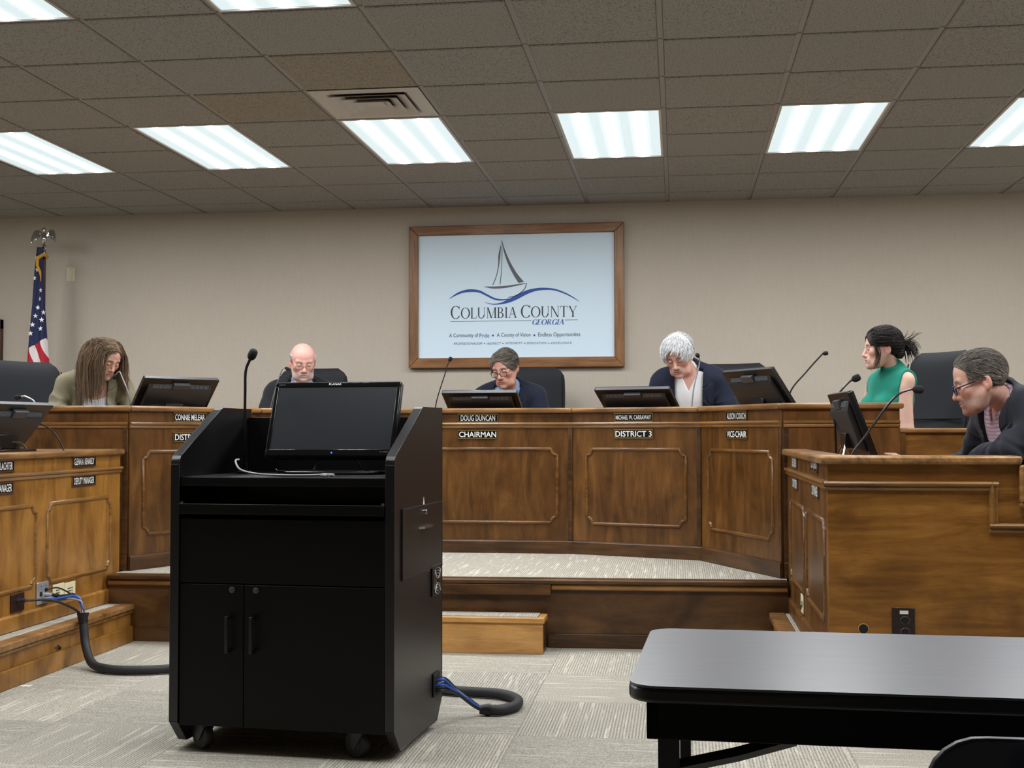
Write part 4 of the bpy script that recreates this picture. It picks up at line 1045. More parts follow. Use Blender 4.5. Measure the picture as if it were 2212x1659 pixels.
# ================================================================== CABLE LOOM
def loom():
    t = thing('cable_loom', 'thick black cable sleeve running from the wall sockets to the lectern', 'cable')
    S = catmull([(-2.925, 5.965, .245), (-2.915, 5.955, .18), (-2.885, 5.92, .09), (-2.79, 5.80, .032), (-2.66, 5.725, .024), (-2.50, 5.73, .024), (-2.30, 5.80, .024), (-1.95, 5.75, .024), (-1.5, 5.58, .024), (-1.013, 5.455, .024), (-.90, 5.43, .024), (-.76, 5.40, .024), (-.675, 5.30, .024), (-.665, 5.18, .024), (-.715, 5.095, .024), (-.77, 5.09, .024)], 10)
    MB().tube(S, .021, 12).build('sleeve', 'sleeve', t)
    MB().tube([(-2.926, 5.966, .252), (-2.925, 5.963, .225), (-2.92, 5.958, .20)], [.030, .024, .022], 12).build('sleeve_end', 'cable_black', t)
    MB().tube([(-.758, 5.089, .024), (-.80, 5.083, .026)], [.026, .018], 12).build('sleeve_end', 'cable_black', t)
    plug = MB(); plug.tube([(-3.122, 5.965, .338), (-3.085, 5.965, .335)], .012, 10); plug.build('plug', 'outlet_steel', t); MB().tube([(-3.085, 5.965, .335), (-3.055, 5.968, .332)], .011, 10).build('plug', 'cable_black', t)
    cols = [('cable_black', (-3.055, 5.968, .332), .0055), ('cable_blue', (-3.115, 5.93, .315), .007), ('cable_blue', (-3.115, 5.945, .308), .006), ('cable_black', (-3.118, 5.975, .362), .004), ('cable_grey', (-3.112, 5.935, .322), .005)]
    for k, (mt, a, r_) in enumerate(cols):
        a = Vector(a); e = Vector((-2.926 + .006 * math.cos(k * 1.3), 5.966 + .006 * math.sin(k * 1.3), .24))
        MB().tube(catmull([a, a + Vector((.05, .015 + .004 * k, .004)), Vector((-2.975 + .006 * k, 5.99 - .004 * k, .335 - .006 * k)), Vector((-2.935, 5.975, .28)), e], 8), r_, 8).build('cable', mt, t)
    MB().tube(catmull([(-3.118, 5.69, .345), (-3.07, 5.70, .345), (-3.0, 5.78, .338), (-2.95, 5.90, .285), (-2.93, 5.962, .24)], 8), .006, 8).build('cable', 'cable_black', t)
    MB().tube([(-3.122, 5.688, .345), (-3.085, 5.698, .345)], .010, 8).build('plug', 'cable_black', t)
    hole = LEC @ Vector((LW + .004, .535, .165))
    for k, mt in enumerate(('cable_black', 'cable_blue', 'cable_blue', 'cable_black', 'cable_grey', 'cable_black')):
        h0 = hole + Vector((-.001, (k - 2.5) * .009, (k % 3 - 1) * .018)); e = Vector((-.79, 5.083 + .004 * (k - 2.5), .026))
        mid = h0.lerp(e, .45) + Vector((0, 0, .025 - .008 * (k % 3)))
        MB().tube(catmull([h0, h0 + Vector((.03, .01, .002)), mid, h0.lerp(e, .8) + Vector((0, 0, .004)), e], 7), .0055 if k % 2 else .0065, 8).build('cable', mt, t)
loom()
# loose audio lead on the lectern
def lead():
    t = thing('audio_lead', 'thin grey lead with jack plugs lying on the lectern top', 'cable')
    t.matrix_local = LEC
    MB().tube(catmull([(.21, .12, 1.045), (.205, .10, 1.04), (.235, .075, 1.010), (.31, .055, .995), (.42, .05, .991), (.50, .06, .991), (.56, .075, .993)], 8), .0035, 8).build('wire', 'cable_grey', t)
    MB().tube([(.555, .073, .993), (.60, .06, .992)], .0055, 8).build('plug', 'cable_grey', t); MB().tube([(.55, .068, .992), (.585, .035, .991)], .0055, 8).build('plug', 'cable_grey', t)
    MB().tube([(.585, .035, .991), (.595, .025, .991)], .003, 8).build('plug_tip', 'steel', t)
lead()

# ================================================================== FLAG
def flag():
    FX, FY = -4.915, 9.30
    t = thing('flag', 'furled national flag with stars and stripes on a pole', 'flag', (FX, FY, DZ))
    def Q(px_, py_):           # picture measure -> metres on the flag's plane, relative to the pole foot
        d = _r * ((px_ - 1106) / 2730.06) - _u * ((py_ - 829.5) / 2730.06) + _f
        k = FY / d.y
        return d.x * k - FX, CAM_H + d.z * k - DZ
    MB().lathe([(.15, 0), (.15, .02), (.13, .035), (.05, .06), (.03, .09)], 28).build('stand', 'brass', t)
    MB().tube([(0, 0, .06), (0, 0, 2.10)], .014, 12).build('pole', 'door_walnut', t)
    # cloth: left and right edge measured by height, soft folds across
    lv = [Q(*p) for p in ((86, 536), (80, 590), (74, 660), (67, 730), (62, 790), (58, 900))]; rv = [Q(*p) for p in ((99, 536), (101, 590), (105, 660), (109, 730), (113, 790), (119, 900))]
    def edge(E, v):
        f = v * (len(E) - 1); i = min(int(f), len(E) - 2); a = f - i
        return E[i][0] * (1 - a) + E[i + 1][0] * a, E[i][1] * (1 - a) + E[i + 1][1] * a
    zt, zb = Q(93, 536)[1], .45
    zs = [zt + (zb - zt) * k for k in (0, 1)]
    def xl(z):
        zz = [p[1] for p in lv]
        return float(np.interp(-z, [-q for q in zz], [p[0] for p in lv]))
    def xr(z):
        zz = [p[1] for p in rv]
        return float(np.interp(-z, [-q for q in zz], [p[0] for p in rv]))
    def pos(u, v):
        z = zt + (zb - zt) * v; a, b = xl(z), xr(z); w = b - a
        x = a + w * u
        y = -.045 - .055 * math.sin(PI * u) ** .7 * min(1, .3 + v * 2) + .016 * math.sin(u * 11 + v * 3) * min(1, v * 4)
        return (x, y, z)
    cl = Q(64, 762)[1]; cr = Q(110, 731)[1]
    xs0 = Q(93, 560)[0]
    def zv(z): return (zt - z) / (zt - zb)
    def canton_z(u): return cl + (cr - cl) * u
    def pz(u, z): return pos(min(max(u, 0), 1), zv(z))
    cf = MB().grid(lambda a, b: pz(a, zt + (canton_z(a) - zt) * b), 40, 60).build('canton', 'flag_blue', t, angle=180)
    n_st = 0
    for k in range(-16, 5):
        def uu(a, z): return (k + a) * .30 + .30 + 2.1 * (cl - z)
        def ztop(a):       # where the stripe meets the canton: z = cl + (cr - cl) * u
            c0 = (k + a) * .30 + .30; g = (cr - cl); return cl + g * c0 / (1 + 2.1 * g)
        lo_z = []
        def fn(a, b):
            z0 = min(ztop(a), zt); u0 = uu(a, z0)
            if u0 < 0: z0 = cl + ((k + a) * .30 + .30) / 2.1   # enters at the left edge lower down
            u1 = 1.0; z1 = cl - (1 - (k + a) * .30 - .30) / 2.1
            z1 = max(z1, zb); z = z0 + (z1 - z0) * b
            return pz(uu(a, z), max(z, zb))
        za = cl + ((k + 1) * .30 + .30) / 2.1
        if za < zb and k < -1: continue
        MB().grid(fn, 8, 60).build('stripe', 'flag_red' if k % 2 else 'flag_white', t, angle=180); n_st += 1
    MB().grid(lambda u, v: (lambda p: (p[0] * .55 + .45 * (xl(p[2]) + xr(p[2])) / 2 - .012, .012 + .02 * math.sin(PI * u), p[2]))(pos(u, v)), 16, 40).build('cloth_back', 'flag_blue', t, angle=180)
    st = [(460, 580), (440, 672), (422, 765), (405, 860), (390, 957), (375, 1052), (360, 1148), (346, 1250), (338, 1340), (495, 800), (487, 893), (465, 988), (448, 1080), (428, 1176), (412, 1270), (505, 1215), (513, 1122), (522, 1040), (432, 450)]
    for k, (a, b) in enumerate(st):
        x, z = Q(a / 5.027, 470 + b / 5.027); al, br = xl(z), xr(z); u = min(max((x - al) / (br - al), .03), .97); v = (zt - z) / (zt - zb)
        p = Vector(pos(u, v)); dx = Vector(pos(min(u + .02, 1), v)) - Vector(pos(max(u - .02, 0), v)); dx.normalize()
        n = Vector((dx.y, -dx.x, 0)).normalized(); rr = .0215
        vs = []
        for q in range(10):
            an = PI / 2 + q * PI / 5 + .06; r_ = rr if q % 2 == 0 else rr * .40
            vs.append(p + n * .0035 + dx * (r_ * math.cos(an)) + Vector((0, 0, r_ * math.sin(an))))
        vs.append(p + n * .005)
        MB().add(vs, [(10, q, (q + 1) % 10) for q in range(10)]).build('star', 'plate_white', t, smooth=False)
    m = MB(); m.tube(catmull([(-.03, -.03, 2.02), (-.02, -.065, 2.04), (.03, -.06, 2.075), (.035, -.02, 2.06), (.0, -.03, 2.09)], 6), .014, 8); m.tube(catmull([(-.012, -.07, 2.06), (-.01, -.082, 1.99), (.012, -.08, 1.93), (.018, -.078, 1.86)], 6), [.012] * 12 + [.01, .008, .006, .005, .004, .003, .002], 8)
    m.build('gold_cord', 'gold_cloth', t)
    e = MB().lathe([(.016, 2.085), (.018, 2.10), (.013, 2.115), (.011, 2.125), (.020, 2.135), (.022, 2.145), (.012, 2.155), (.009, 2.165), (.014, 2.175)], 18).build('finial', 'chrome', t)
    b = MB().lathe([(.008, 2.165), (.018, 2.185), (.022, 2.205), (.020, 2.225), (.013, 2.245), (.010, 2.262), (.0125, 2.277), (.011, 2.290), (.004, 2.297)], 16).build('eagle_body', 'chrome', t)
    MB().tube([(0, -.008, 2.283), (-.012, -.018, 2.279), (-.016, -.022, 2.271)], [.006, .004, .001], 8).build('beak', 'chrome', t)
    for s in (-1, 1):
        w = MB()
        for k in range(8):
            f = k / 7
            a = Vector((s * (.018 + .012 * f), .004, 2.222 + .018 * f)); top = Vector((s * (.035 + .032 * f), .006, 2.262 + .012 * math.sin(f * 2.2))); tip = Vector((s * (.032 + .066 * f), -.006 - .012 * f, 2.205 - .030 * f * f))
            w.tube(catmull([a, top, top.lerp(tip, .5) + Vector((s * .008, 0, .006)), tip], 5), [.004] * 6 + [.0055] * 6 + [.005, .004, .003, .002][:4], 6, flat=1.6)
        w.build('wing', 'chrome', t)
flag()

# ================================================================== OFFICE CHAIRS
def office_chair():
    t = thing('office_chair', 'x', 'chair', group='high backed office chairs behind the dais')
    # backrest: rounded slab following a gentle recline
    def bk(u, v):
        return 0
    m = MB(); H0, H1 = .47, 1.17
    def sect(v):
        z = H0 + (H1 - H0) * v
        w = .215 + .045 * math.sin(PI * min(v * 1.15, 1) * .62)
        y = .20 + .13 * v + .03 * math.sin(v * PI * 1.4)
        return z, w, y
    N = 22; K = 20; vs = []
    for j in range(N + 1):
        v = j / N; z, w, y = sect(v)
        ends = max(0.0, (v - .86) / .14); end0 = max(0.0, (.06 - v) / .06)
        ww = w * (1 - .28 * ends ** 2.4) * (1 - .12 * end0 ** 2); th = .052 * math.sqrt(max(0.02, 1 - ends ** 2.2)) * math.sqrt(max(.3, 1 - end0 ** 2))
        for k in range(K):
            a = 2 * PI * k / K; cx = math.copysign(abs(math.cos(a)) ** .42, math.cos(a)); sy = math.copysign(abs(math.sin(a)) ** .62, math.sin(a))
            cur = -.05 * (cx ** 2) * 1.0
            vs.append((cx * ww, y + sy * th + cur, z))
    fs = [(j * K + k, j * K + (k + 1) % K, (j + 1) * K + (k + 1) % K, (j + 1) * K + k) for j in range(N) for k in range(K)]
    fs += [tuple(range(K - 1, -1, -1)), tuple(N * K + k for k in range(K))]
    m.add(vs, fs); b = m.build('backrest', 'chair_fabric', t, angle=70)
    for s in (-1, 1):
        pts = []
        for j in range(N - 1):
            z, w, y = sect(j / N); ww = w * (1 - .28 * max(0, (j / N - .86) / .14) ** 2.4); pts.append((s * ww * .97, y - .05 - .043, z))
        MB().tube(pts, .0045, 6).build('piping', 'black_plastic', b)
    z, w, y = sect(.42); MB().tube([(-w * .8, y - .058 - .035, z), (0, y - .058, z), (w * .8, y - .058 - .035, z)], .004, 6).build('seam', 'black_plastic', b)
    m = MB(); m.prism(rrect(.50, .50, .09, 6, 0, -.03), .43, .50); m.build('seat', 'chair_fabric', t, bevel=.025, seg=4)
    for s in (-1, 1):
        a = MB(); a.box(s * .285 - .035, s * .285 + .035, -.17, .12, .665, .705); ar = a.build('armrest', 'black_plastic', t, bevel=.012, seg=3)
        MB().tube([(s * .285, -.05, .67), (s * .285, -.04, .52), (s * .24, -.02, .44), (s * .12, -.02, .42)], .016, 8).build('arm_support', 'black_plastic', ar)
    MB().box(-.03, .03, .12, .26, .40, .56).build('back_bracket', 'black_plastic', t)
    MB().lathe([(.028, .09), (.028, .26), (.018, .27), (.018, .43)], 14).build('gas_column', 'black_plastic', t)
    for k in range(5):
        a = 2 * PI * k / 5 + .3; l = MB().tube([(.02 * math.cos(a), .02 * math.sin(a), .115), (.29 * math.cos(a), .29 * math.sin(a), .075)], [.03, .018], 8).build('base_leg', 'black_plastic', t)
        MB().lathe([(.028, -.02), (.030, -.01), (.030, .01), (.028, .02)], 14, T_((.29 * math.cos(a), .29 * math.sin(a), .030)) @ RZ(a) @ RX(PI / 2)).build('caster', 'rubber', l)
    return t
OC = office_chair()
CH = [((-4.13, 7.88), 62, 'black high backed chair behind the woman in tan'), ((-2.68, 8.98), 8, 'black high backed chair behind the bald man'), ((-1.115, 9.10), -8, 'black high backed chair behind the chairman in glasses'),
      ((.33, 8.78), -14, 'black high backed chair behind the man with white hair'), ((1.37, 7.72), -58, 'black high backed chair behind the woman in green')]
chairs = []
for k, ((x, y), a, lab) in enumerate(CH):
    o = OC if k == 0 else copy_tree(OC)
    o.matrix_local = T_((x, y, DZ)) @ RZ(R(a)); o['label'] = lab; chairs.append(o)
o = copy_tree(OC); o.matrix_local = T_((1.64, 5.66, WZ - .006)) @ RZ(R(-78)); o['label'] = 'black chair under the man in the dark suit at the staff desk'; o['group'] = 'chair at the staff desk'
# ================================================================== PEOPLE: distance-field modelling
f32 = np.float32
def A3(v): return np.array([v[0], v[1], v[2]], f32)
def smin(a, b, k):
    h = np.clip(.5 + .5 * (b - a) / k, 0, 1); return b + (a - b) * h - k * h * (1 - h)
def smax(a, b, k): return -smin(-a, -b, k)
def ell(P, c, r):
    q = P - A3(c); r = A3(r); k0 = np.sqrt(((q / r) ** 2).sum(1)); k1 = np.sqrt(((q / (r * r)) ** 2).sum(1)) + 1e-9
    return k0 * (k0 - 1) / k1
def sph(P, c, r): return np.sqrt(((P - A3(c)) ** 2).sum(1)) - r
def cap(P, a, b, ra, rb=None):
    rb = ra if rb is None else rb; a = A3(a); ab = A3(b) - a; q = P - a
    t = np.clip((q @ ab) / max(float(ab @ ab), 1e-9), 0, 1)
    return np.sqrt(((q - t[:, None] * ab) ** 2).sum(1)) - (ra + (rb - ra) * t)
def capt(P, a, b):
    a = A3(a); ab = A3(b) - a; q = P - a; t = np.clip((q @ ab) / float(ab @ ab), 0, 1)
    return np.sqrt(((q - t[:, None] * ab) ** 2).sum(1)), t
def axis_lin(lo, hi, h): return np.linspace(lo, hi, max(8, int(math.ceil((hi - lo) / h / 4)) * 4 + 1)).astype(f32)
def axis_mix(lo, hi, flo, fhi, hf, hc):
    parts = []
    if flo > lo: parts.append(np.arange(flo, lo - hc, -hc)[::-1][:-1])
    parts.append(np.arange(flo, fhi, hf))
    parts.append(np.arange(fhi, hi + hc, hc)); a = np.unique(np.round(np.concatenate(parts), 6))
    n = (len(a) - 1) // 4 * 4 + 1
    if n < len(a):
        while (len(a) - 1) % 4: a = np.append(a, a[-1] + hc)
    return a.astype(f32)
def surface(fn, xs, ys, zs):
    """naive surface nets on a rectilinear grid, evaluated only near the surface"""
    n = [len(a) for a in (xs, ys, zs)]; B = 4; nb = [(k - 1) // B for k in n]
    cen = [(a[:-1:B][:m] + a[B::B][:m]) / 2 for a, m in zip((xs, ys, zs), nb)]; hal = [(a[B::B][:m] - a[:-1:B][:m]) / 2 for a, m in zip((xs, ys, zs), nb)]
    C = np.stack(np.meshgrid(*cen, indexing='ij'), -1).reshape(-1, 3); Hh = np.sqrt((np.stack(np.meshgrid(*hal, indexing='ij'), -1).reshape(-1, 3) ** 2).sum(1))
    dc = fn(C.astype(f32)).astype(f32); act = (np.abs(dc) < Hh * 1.6 + .006).reshape(nb)
    D = np.full(n, 1.0, f32); sg = np.where(dc < 0, -1.0, 1.0).astype(f32).reshape(nb)
    big = np.repeat(np.repeat(np.repeat(sg, B, 0), B, 1), B, 2); D[:big.shape[0], :big.shape[1], :big.shape[2]] = big
    need = np.zeros(n, bool)
    ai = np.argwhere(act)
    for dx in range(B + 1):
        for dy in range(B + 1):
            for dz in range(B + 1): need[ai[:, 0] * B + dx, ai[:, 1] * B + dy, ai[:, 2] * B + dz] = True
    I = np.argwhere(need); P = np.stack([xs[I[:, 0]], ys[I[:, 1]], zs[I[:, 2]]], 1)
    out = np.empty(len(P), f32)
    for s in range(0, len(P), 400000): out[s:s + 400000] = fn(P[s:s + 400000])
    D[need] = out
    S = D < 0
    cnt = sum(S[a:n[0] - 1 + a, b:n[1] - 1 + b, c:n[2] - 1 + c].astype(np.int8) for a in (0, 1) for b in (0, 1) for c in (0, 1))
    cells = np.argwhere((cnt > 0) & (cnt < 8)); idx = np.full([k - 1 for k in n], -1, np.int64); idx[tuple(cells.T)] = np.arange(len(cells))
    ax = (xs, ys, zs); acc = np.zeros((len(cells), 3), np.float64); num = np.zeros(len(cells))
    cor = [(a, b, c) for a in (0, 1) for b in (0, 1) for c in (0, 1)]
    val = {c: D[cells[:, 0] + c[0], cells[:, 1] + c[1], cells[:, 2] + c[2]] for c in cor}
    pos = {c: np.stack([ax[k][cells[:, k] + c[k]] for k in range(3)], 1) for c in cor}
    for a in cor:
        for k in range(3):
            if a[k]: continue
            b = list(a); b[k] = 1; b = tuple(b); va, vb = val[a], val[b]; m = (va < 0) != (vb < 0)
            t = np.clip(va[m] / (va[m] - vb[m]), 0, 1)[:, None]; acc[m] += pos[a][m] * (1 - t) + pos[b][m] * t; num[m] += 1
    V = acc / num[:, None]; F = []
    for k in range(3):
        i, j = (k + 1) % 3, (k + 2) % 3; s0 = [slice(None)] * 3; s1 = [slice(None)] * 3; s0[k] = slice(0, n[k] - 1); s1[k] = slice(1, n[k])
        E = np.argwhere(S[tuple(s0)] != S[tuple(s1)]); ok = (E[:, i] > 0) & (E[:, j] > 0) & (E[:, i] < n[i] - 1) & (E[:, j] < n[j] - 1); E = E[ok]
        ins = S[E[:, 0], E[:, 1], E[:, 2]]; q = []
        for di, dj in ((-1, -1), (0, -1), (0, 0), (-1, 0)):
            e = E.copy(); e[:, i] += di; e[:, j] += dj; q.append(idx[e[:, 0], e[:, 1], e[:, 2]])
        q = np.stack(q, 1); q[~ins] = q[~ins][:, ::-1]; F.append(q)
    return V, np.concatenate(F)
def np_mesh(name, V, F, mat, colors=None, smooth=True):
    me = bpy.data.meshes.new(name); V = np.asarray(V, f32); F = np.asarray(F, np.int32); k = F.shape[1]
    me.vertices.add(len(V)); me.vertices.foreach_set('co', V.ravel()); me.loops.add(F.size); me.loops.foreach_set('vertex_index', F.ravel())
    me.polygons.add(len(F)); me.polygons.foreach_set('loop_start', np.arange(len(F), dtype=np.int32) * k)
    me.update(calc_edges=True); me.validate()
    if smooth: me.polygons.foreach_set('use_smooth', np.ones(len(me.polygons), bool))
    me.materials.append(MATS[mat])
    if colors is not None:
        at = me.color_attributes.new('tone', 'FLOAT_COLOR', 'POINT'); c = np.ones((len(V), 4), f32); c[:, :3] = colors; at.data.foreach_set('color', c.ravel())
    return me

def mat_tone(name, rough, sss=0.0, bump=0.0, bscale=400, spec=.4, sheen=0.0, aniso=None):
    t = NT(name); a = t.n('ShaderNodeVertexColor'); a.layer_name = 'tone'
    col = a.outputs['Color']
    if bump:
        f = t.noise(t.coord('Object', aniso or (1, 1, 1)), bscale, 3); t.bump(f, bump, .002)
        col = t.mix(col, t.ramp(f, [(0.3, (.86, .86, .86, 1)), (0.7, (1.06, 1.06, 1.06, 1))]), .6, 'MULTIPLY')
    t.color(col); t.set(Roughness=rough, Specular_IOR_Level=spec)
    if sss:
        t.set(Subsurface_Weight=sss, Subsurface_Scale=.004); t.b.inputs['Subsurface Radius'].default_value = (1.0, .35, .2)
    if sheen: t.set(Sheen_Weight=sheen)
mat_tone('skin', .52, .10, .06, 220)
mat_tone('hair', .58, 0, 0, spec=.28)
mat_tone('cloth', .8, 0, .18, 420, spec=.2, sheen=.1)
plain('eyeglass_dark', rgb(18, 18, 24), .25); plain('eyeglass_wire', rgb(150, 140, 125), .3, metal=.9)
plain('eyeglass_blue', rgb(20, 26, 60), .25)
def mat_lens():
    t = NT('eyeglass_lens'); t.set(Base_Color=(1, 1, 1, 1), Roughness=.03, Alpha=.10, Specular_IOR_Level=.7)
mat_lens()

def frame(c, yaw, pitch=0, roll=0):
    M_ = np.array(RZ(yaw) @ RX(pitch) @ RY(roll), dtype=f32)[:3, :3]; return A3(c), M_
def to_local(P, F): return (P - F[0]) @ F[1]
def to_world(p, F): return np.asarray(p, f32) @ F[1].T + F[0]

def head_sdf(p, o):
    p = p / o['hs']
    q = p.copy(); q[:, 0] = np.abs(q[:, 0]) / o.get('hx', 1.0)
    d = ell(q, (0, .018, .035), (.076, .092, .083))
    d = smin(d, ell(q, (0, -.030, .034), (.066, .060, .068)), .03)
    d = smin(d, ell(q, (0, -.030, -.036), (.0635 * o.get('fw', 1), .058, .074)), .03)
    jw = o.get('jaw', 1.0)
    d = smin(d, cap(q, (.056 * jw, .004, -.045), (.044 * jw, -.044, -.094), .015, .016), .03)
    d = smin(d, cap(q, (.044 * jw, -.044, -.094), (.0, -.074, -.103), .015, .018), .03)
    d = smin(d, ell(q, (0, -.036, -.072), (.05 * jw, .048, .042)), .025)
    if o.get('jowl'): d = smin(d, ell(q, (.022, -.035, -.100), (.030, .034, .020)), .02)
    d = smin(d, sph(q, (.045, -.060, -.022), .019), .025)
    d = smin(d, cap(q, (.0, -.084, .018), (.040, -.074, .021), .0105), .014)
    d = smax(d, -ell(q, (.032, -.099, -.001), (.0185, .015, .0125)), .014)
    d = smin(d, sph(q, (.0315, -.0775, -.002), .0135), .004)
    ns = o.get('nose', .80)
    d = smin(d, cap(q, (0, -.086, .010), (0, -.086 - .026 * ns, -.035), .0082, .0108), .012)
    d = smin(d, sph(q, (0, -.086 - .0265 * ns, -.039), .0122), .006)
    d = smin(d, sph(q, (.0122, -.086 - .012 * ns, -.0430), .0092), .005)
    d = smin(d, ell(q, (0, -.082, -.068), (.031, .0165, .024)), .016)
    d = smin(d, ell(q, (0, -.0960, -.0662), (.0215, .0065, .0048)), .004)
    d = smin(d, ell(q, (0, -.0940, -.0755), (.0185, .0075, .0060)), .004)
    d = smax(d, -ell(q, (0, -.104, -.0708), (.0255, .0105, .0013)), .003)
    d = smin(d, ell(q, (0, -.0835, -.1045), (.020, .0165, .0165)), .012)
    a = R(22); e = q - A3((.0765, .018, -.010)); ex = np.stack([e[:, 0] * math.cos(a) - e[:, 1] * math.sin(a), e[:, 0] * math.sin(a) + e[:, 1] * math.cos(a), e[:, 2] + .18 * e[:, 1]], 1)
    ear = ell(ex, (0, 0, 0), (.0085, .0195, .0325)); ear = smin(ear, ell(ex, (-.002, -.006, -.026), (.007, .010, .012)), .006)
    ear = smax(ear, -ell(ex, (.0095, -.002, .002), (.0065, .0105, .018)), .004)
    d = smin(d, ear, .006)
    return d * o['hs']
def head_color(p, o):
    p = p / o['hs']; ax = np.abs(p[:, 0]); s = np.array(o['skin'], f32); c = np.tile(s, (len(p), 1))
    def blend(m, col, k=1.0):
        m = np.clip(m, 0, 1)[:, None] * k; c[:] = c * (1 - m) + np.array(col, f32) * m
    red = s * np.array([1.02, .72, .70], f32)
    g = lambda cx, cy, cz, r: np.exp(-(((ax - cx) ** 2 + (p[:, 1] - cy) ** 2 + (p[:, 2] - cz) ** 2) / r ** 2))
    blend(g(.042, -.07, -.03, .028), red, .45); blend(g(0, -.112, -.04, .018), red, .5); blend(g(.085, .015, -.01, .03), red, .5)
    nz = np.modf(np.abs(np.sin(p[:, 0] * 12989.8 + p[:, 1] * 78233.0 + p[:, 2] * 37719.0)) * 437.5)[0] * 2 - 1
    if o.get('beard') is not None:
        bc, amt = o['beard']
        m = np.clip((-.040 - p[:, 2]) / .018, 0, 1) * np.clip((.004 - p[:, 1]) / .03, 0, 1) * np.clip((p[:, 2] + .135) / .02, 0, 1)
        m *= 1 - np.clip(1 - np.abs(p[:, 2] + .071) / .011, 0, 1) * (ax < .026) * (p[:, 1] < -.08)
        blend(m * (.85 + .15 * nz), bc, amt)
    if o.get('mous') is not None:
        m = np.exp(-(((p[:, 2] + .0585 + ax * .12) / .0065) ** 2)) * (ax < .034) * (p[:, 1] < -.07); blend(m * 1.4, o['mous'])
    lip = np.exp(-((p[:, 2] + .0705) / .0085) ** 4) * np.clip((.0235 - ax) / .004, 0, 1) * (p[:, 1] < -.083)
    blend(lip, s * np.array([.86, .50, .50], f32), o.get('lip', .6))
    line = np.exp(-((p[:, 2] + .0708) / .0018) ** 2) * (ax < .025) * (p[:, 1] < -.08); blend(line, s * .28, .8)
    br = np.exp(-(((p[:, 2] - .0185 - .004 * np.sin(ax / .05 * PI)) / .0048) ** 2)) * np.clip((ax - .010) / .006, 0, 1) * np.clip((.052 - ax) / .008, 0, 1) * (p[:, 1] < -.055); blend(br * 1.2, o['brow'], .85)
    ly = o.get('lash', -.0075); la = np.exp(-(((p[:, 2] - ly + .0025 * np.cos((ax - .0315) / .016 * 1.5)) / .0021) ** 2)) * (np.abs(ax - .0315) < .0155) * (p[:, 1] < -.07); blend(la, (.02, .014, .012), .9)
    if o.get('open'):
        ey = np.exp(-(((p[:, 2] + .002) / .0028) ** 4)) * (np.abs(ax - .0305) < .0105) * (p[:, 1] < -.07); blend(ey, (.34, .24, .20), .7); blend(ey * (np.abs(ax - .030) < .0065), (.05, .035, .025))
        la = np.exp(-(((p[:, 2] - .0045) / .0020) ** 2)) * (np.abs(ax - .0315) < .016) * (p[:, 1] < -.065); blend(la, (.02, .014, .012), .95)
    nost = g(.0065, -.100, -.0515, .0042); blend(nost * 1.3, s * .2, .9)
    return np.clip(c, 0.005, .9)

def hand_sdf(P, wrist, d, up, curl=.35, hs=1.0):
    """flat hand: palm and five separate fingers; d = pointing direction, up = back of the hand"""
    d = np.array(d, f32); d /= np.linalg.norm(d); up = np.array(up, f32); up -= d * (up @ d); up /= np.linalg.norm(up); sd = np.cross(d, up)
    Fm = np.stack([d, sd, up], 1); p = ((P - A3(wrist)) @ Fm) / hs
    r = ell(p, (.045, 0, 0), (.052, .040, .016))
    for k, (y, l) in enumerate(((-.030, .062), (-.010, .076), (.010, .080), (.029, .070))):
        a = (.080, y, .002); b = (.080 + l * .5, y * 1.12, .004); c = (.080 + l * (.5 + .42), y * 1.15, .004 - l * .42 * curl)
        r = smin(r, smin(cap(p, a, b, .0088, .0080), cap(p, b, c, .0080, .0068), .003), .006)
    r = smin(r, smin(cap(p, (.020, .030, -.004), (.055, .056, -.010), .0115, .0095), cap(p, (.055, .056, -.010), (.082, .066, -.014), .0095, .0075), .003), .010)
    return r * hs

def strands(roots, path_fn, nseg, rad, cols, jitter=.0, sides=3):
    """roots (N,3) -> tapered tubes"""
    N = len(roots); P = np.zeros((N, nseg + 1, 3), f32); P[:, 0] = roots
    path_fn(P)
    T = np.zeros_like(P); T[:, 1:-1] = P[:, 2:] - P[:, :-2]; T[:, 0] = P[:, 1] - P[:, 0]; T[:, -1] = P[:, -1] - P[:, -2]
    T /= np.linalg.norm(T, axis=2, keepdims=True) + 1e-9
    ref = np.tile(np.array([.31, .84, .44], f32), (N, nseg + 1, 1)); Nn = np.cross(T, ref); Nn /= np.linalg.norm(Nn, axis=2, keepdims=True) + 1e-9; Bn = np.cross(T, Nn)
    s = np.linspace(0, 1, nseg + 1); tp = (np.minimum(1, .5 + 3 * s) * np.sqrt(np.clip(1 - s ** 3, .03, 1)))[None, :, None]
    V = []
    for k in range(sides):
        a = 2 * PI * k / sides; V.append(P + (Nn * math.cos(a) + Bn * math.sin(a)) * rad[:, None, None] * tp)
    V = np.stack(V, 2).reshape(-1, 3)
    base = (np.arange(N) * (nseg + 1) * sides)[:, None, None] + (np.arange(nseg) * sides)[None, :, None]
    k = np.arange(sides)[None, None, :]; k2 = (k + 1) % sides
    F = np.stack([base + k, base + k2, base + sides + k2, base + sides + k], -1).reshape(-1, 4)
    C = np.repeat(cols, (nseg + 1) * sides, axis=0)
    return V, F, C

RNG = np.random.default_rng(11)
def wob(P, s): return np.sin(P[:, 0] * s + 1.3 * np.sin(P[:, 2] * s * .7)) * np.sin(P[:, 1] * s * 1.1 + 2 * np.sin(P[:, 0] * s * .5)) * np.sin(P[:, 2] * s * .9 + 1.7)

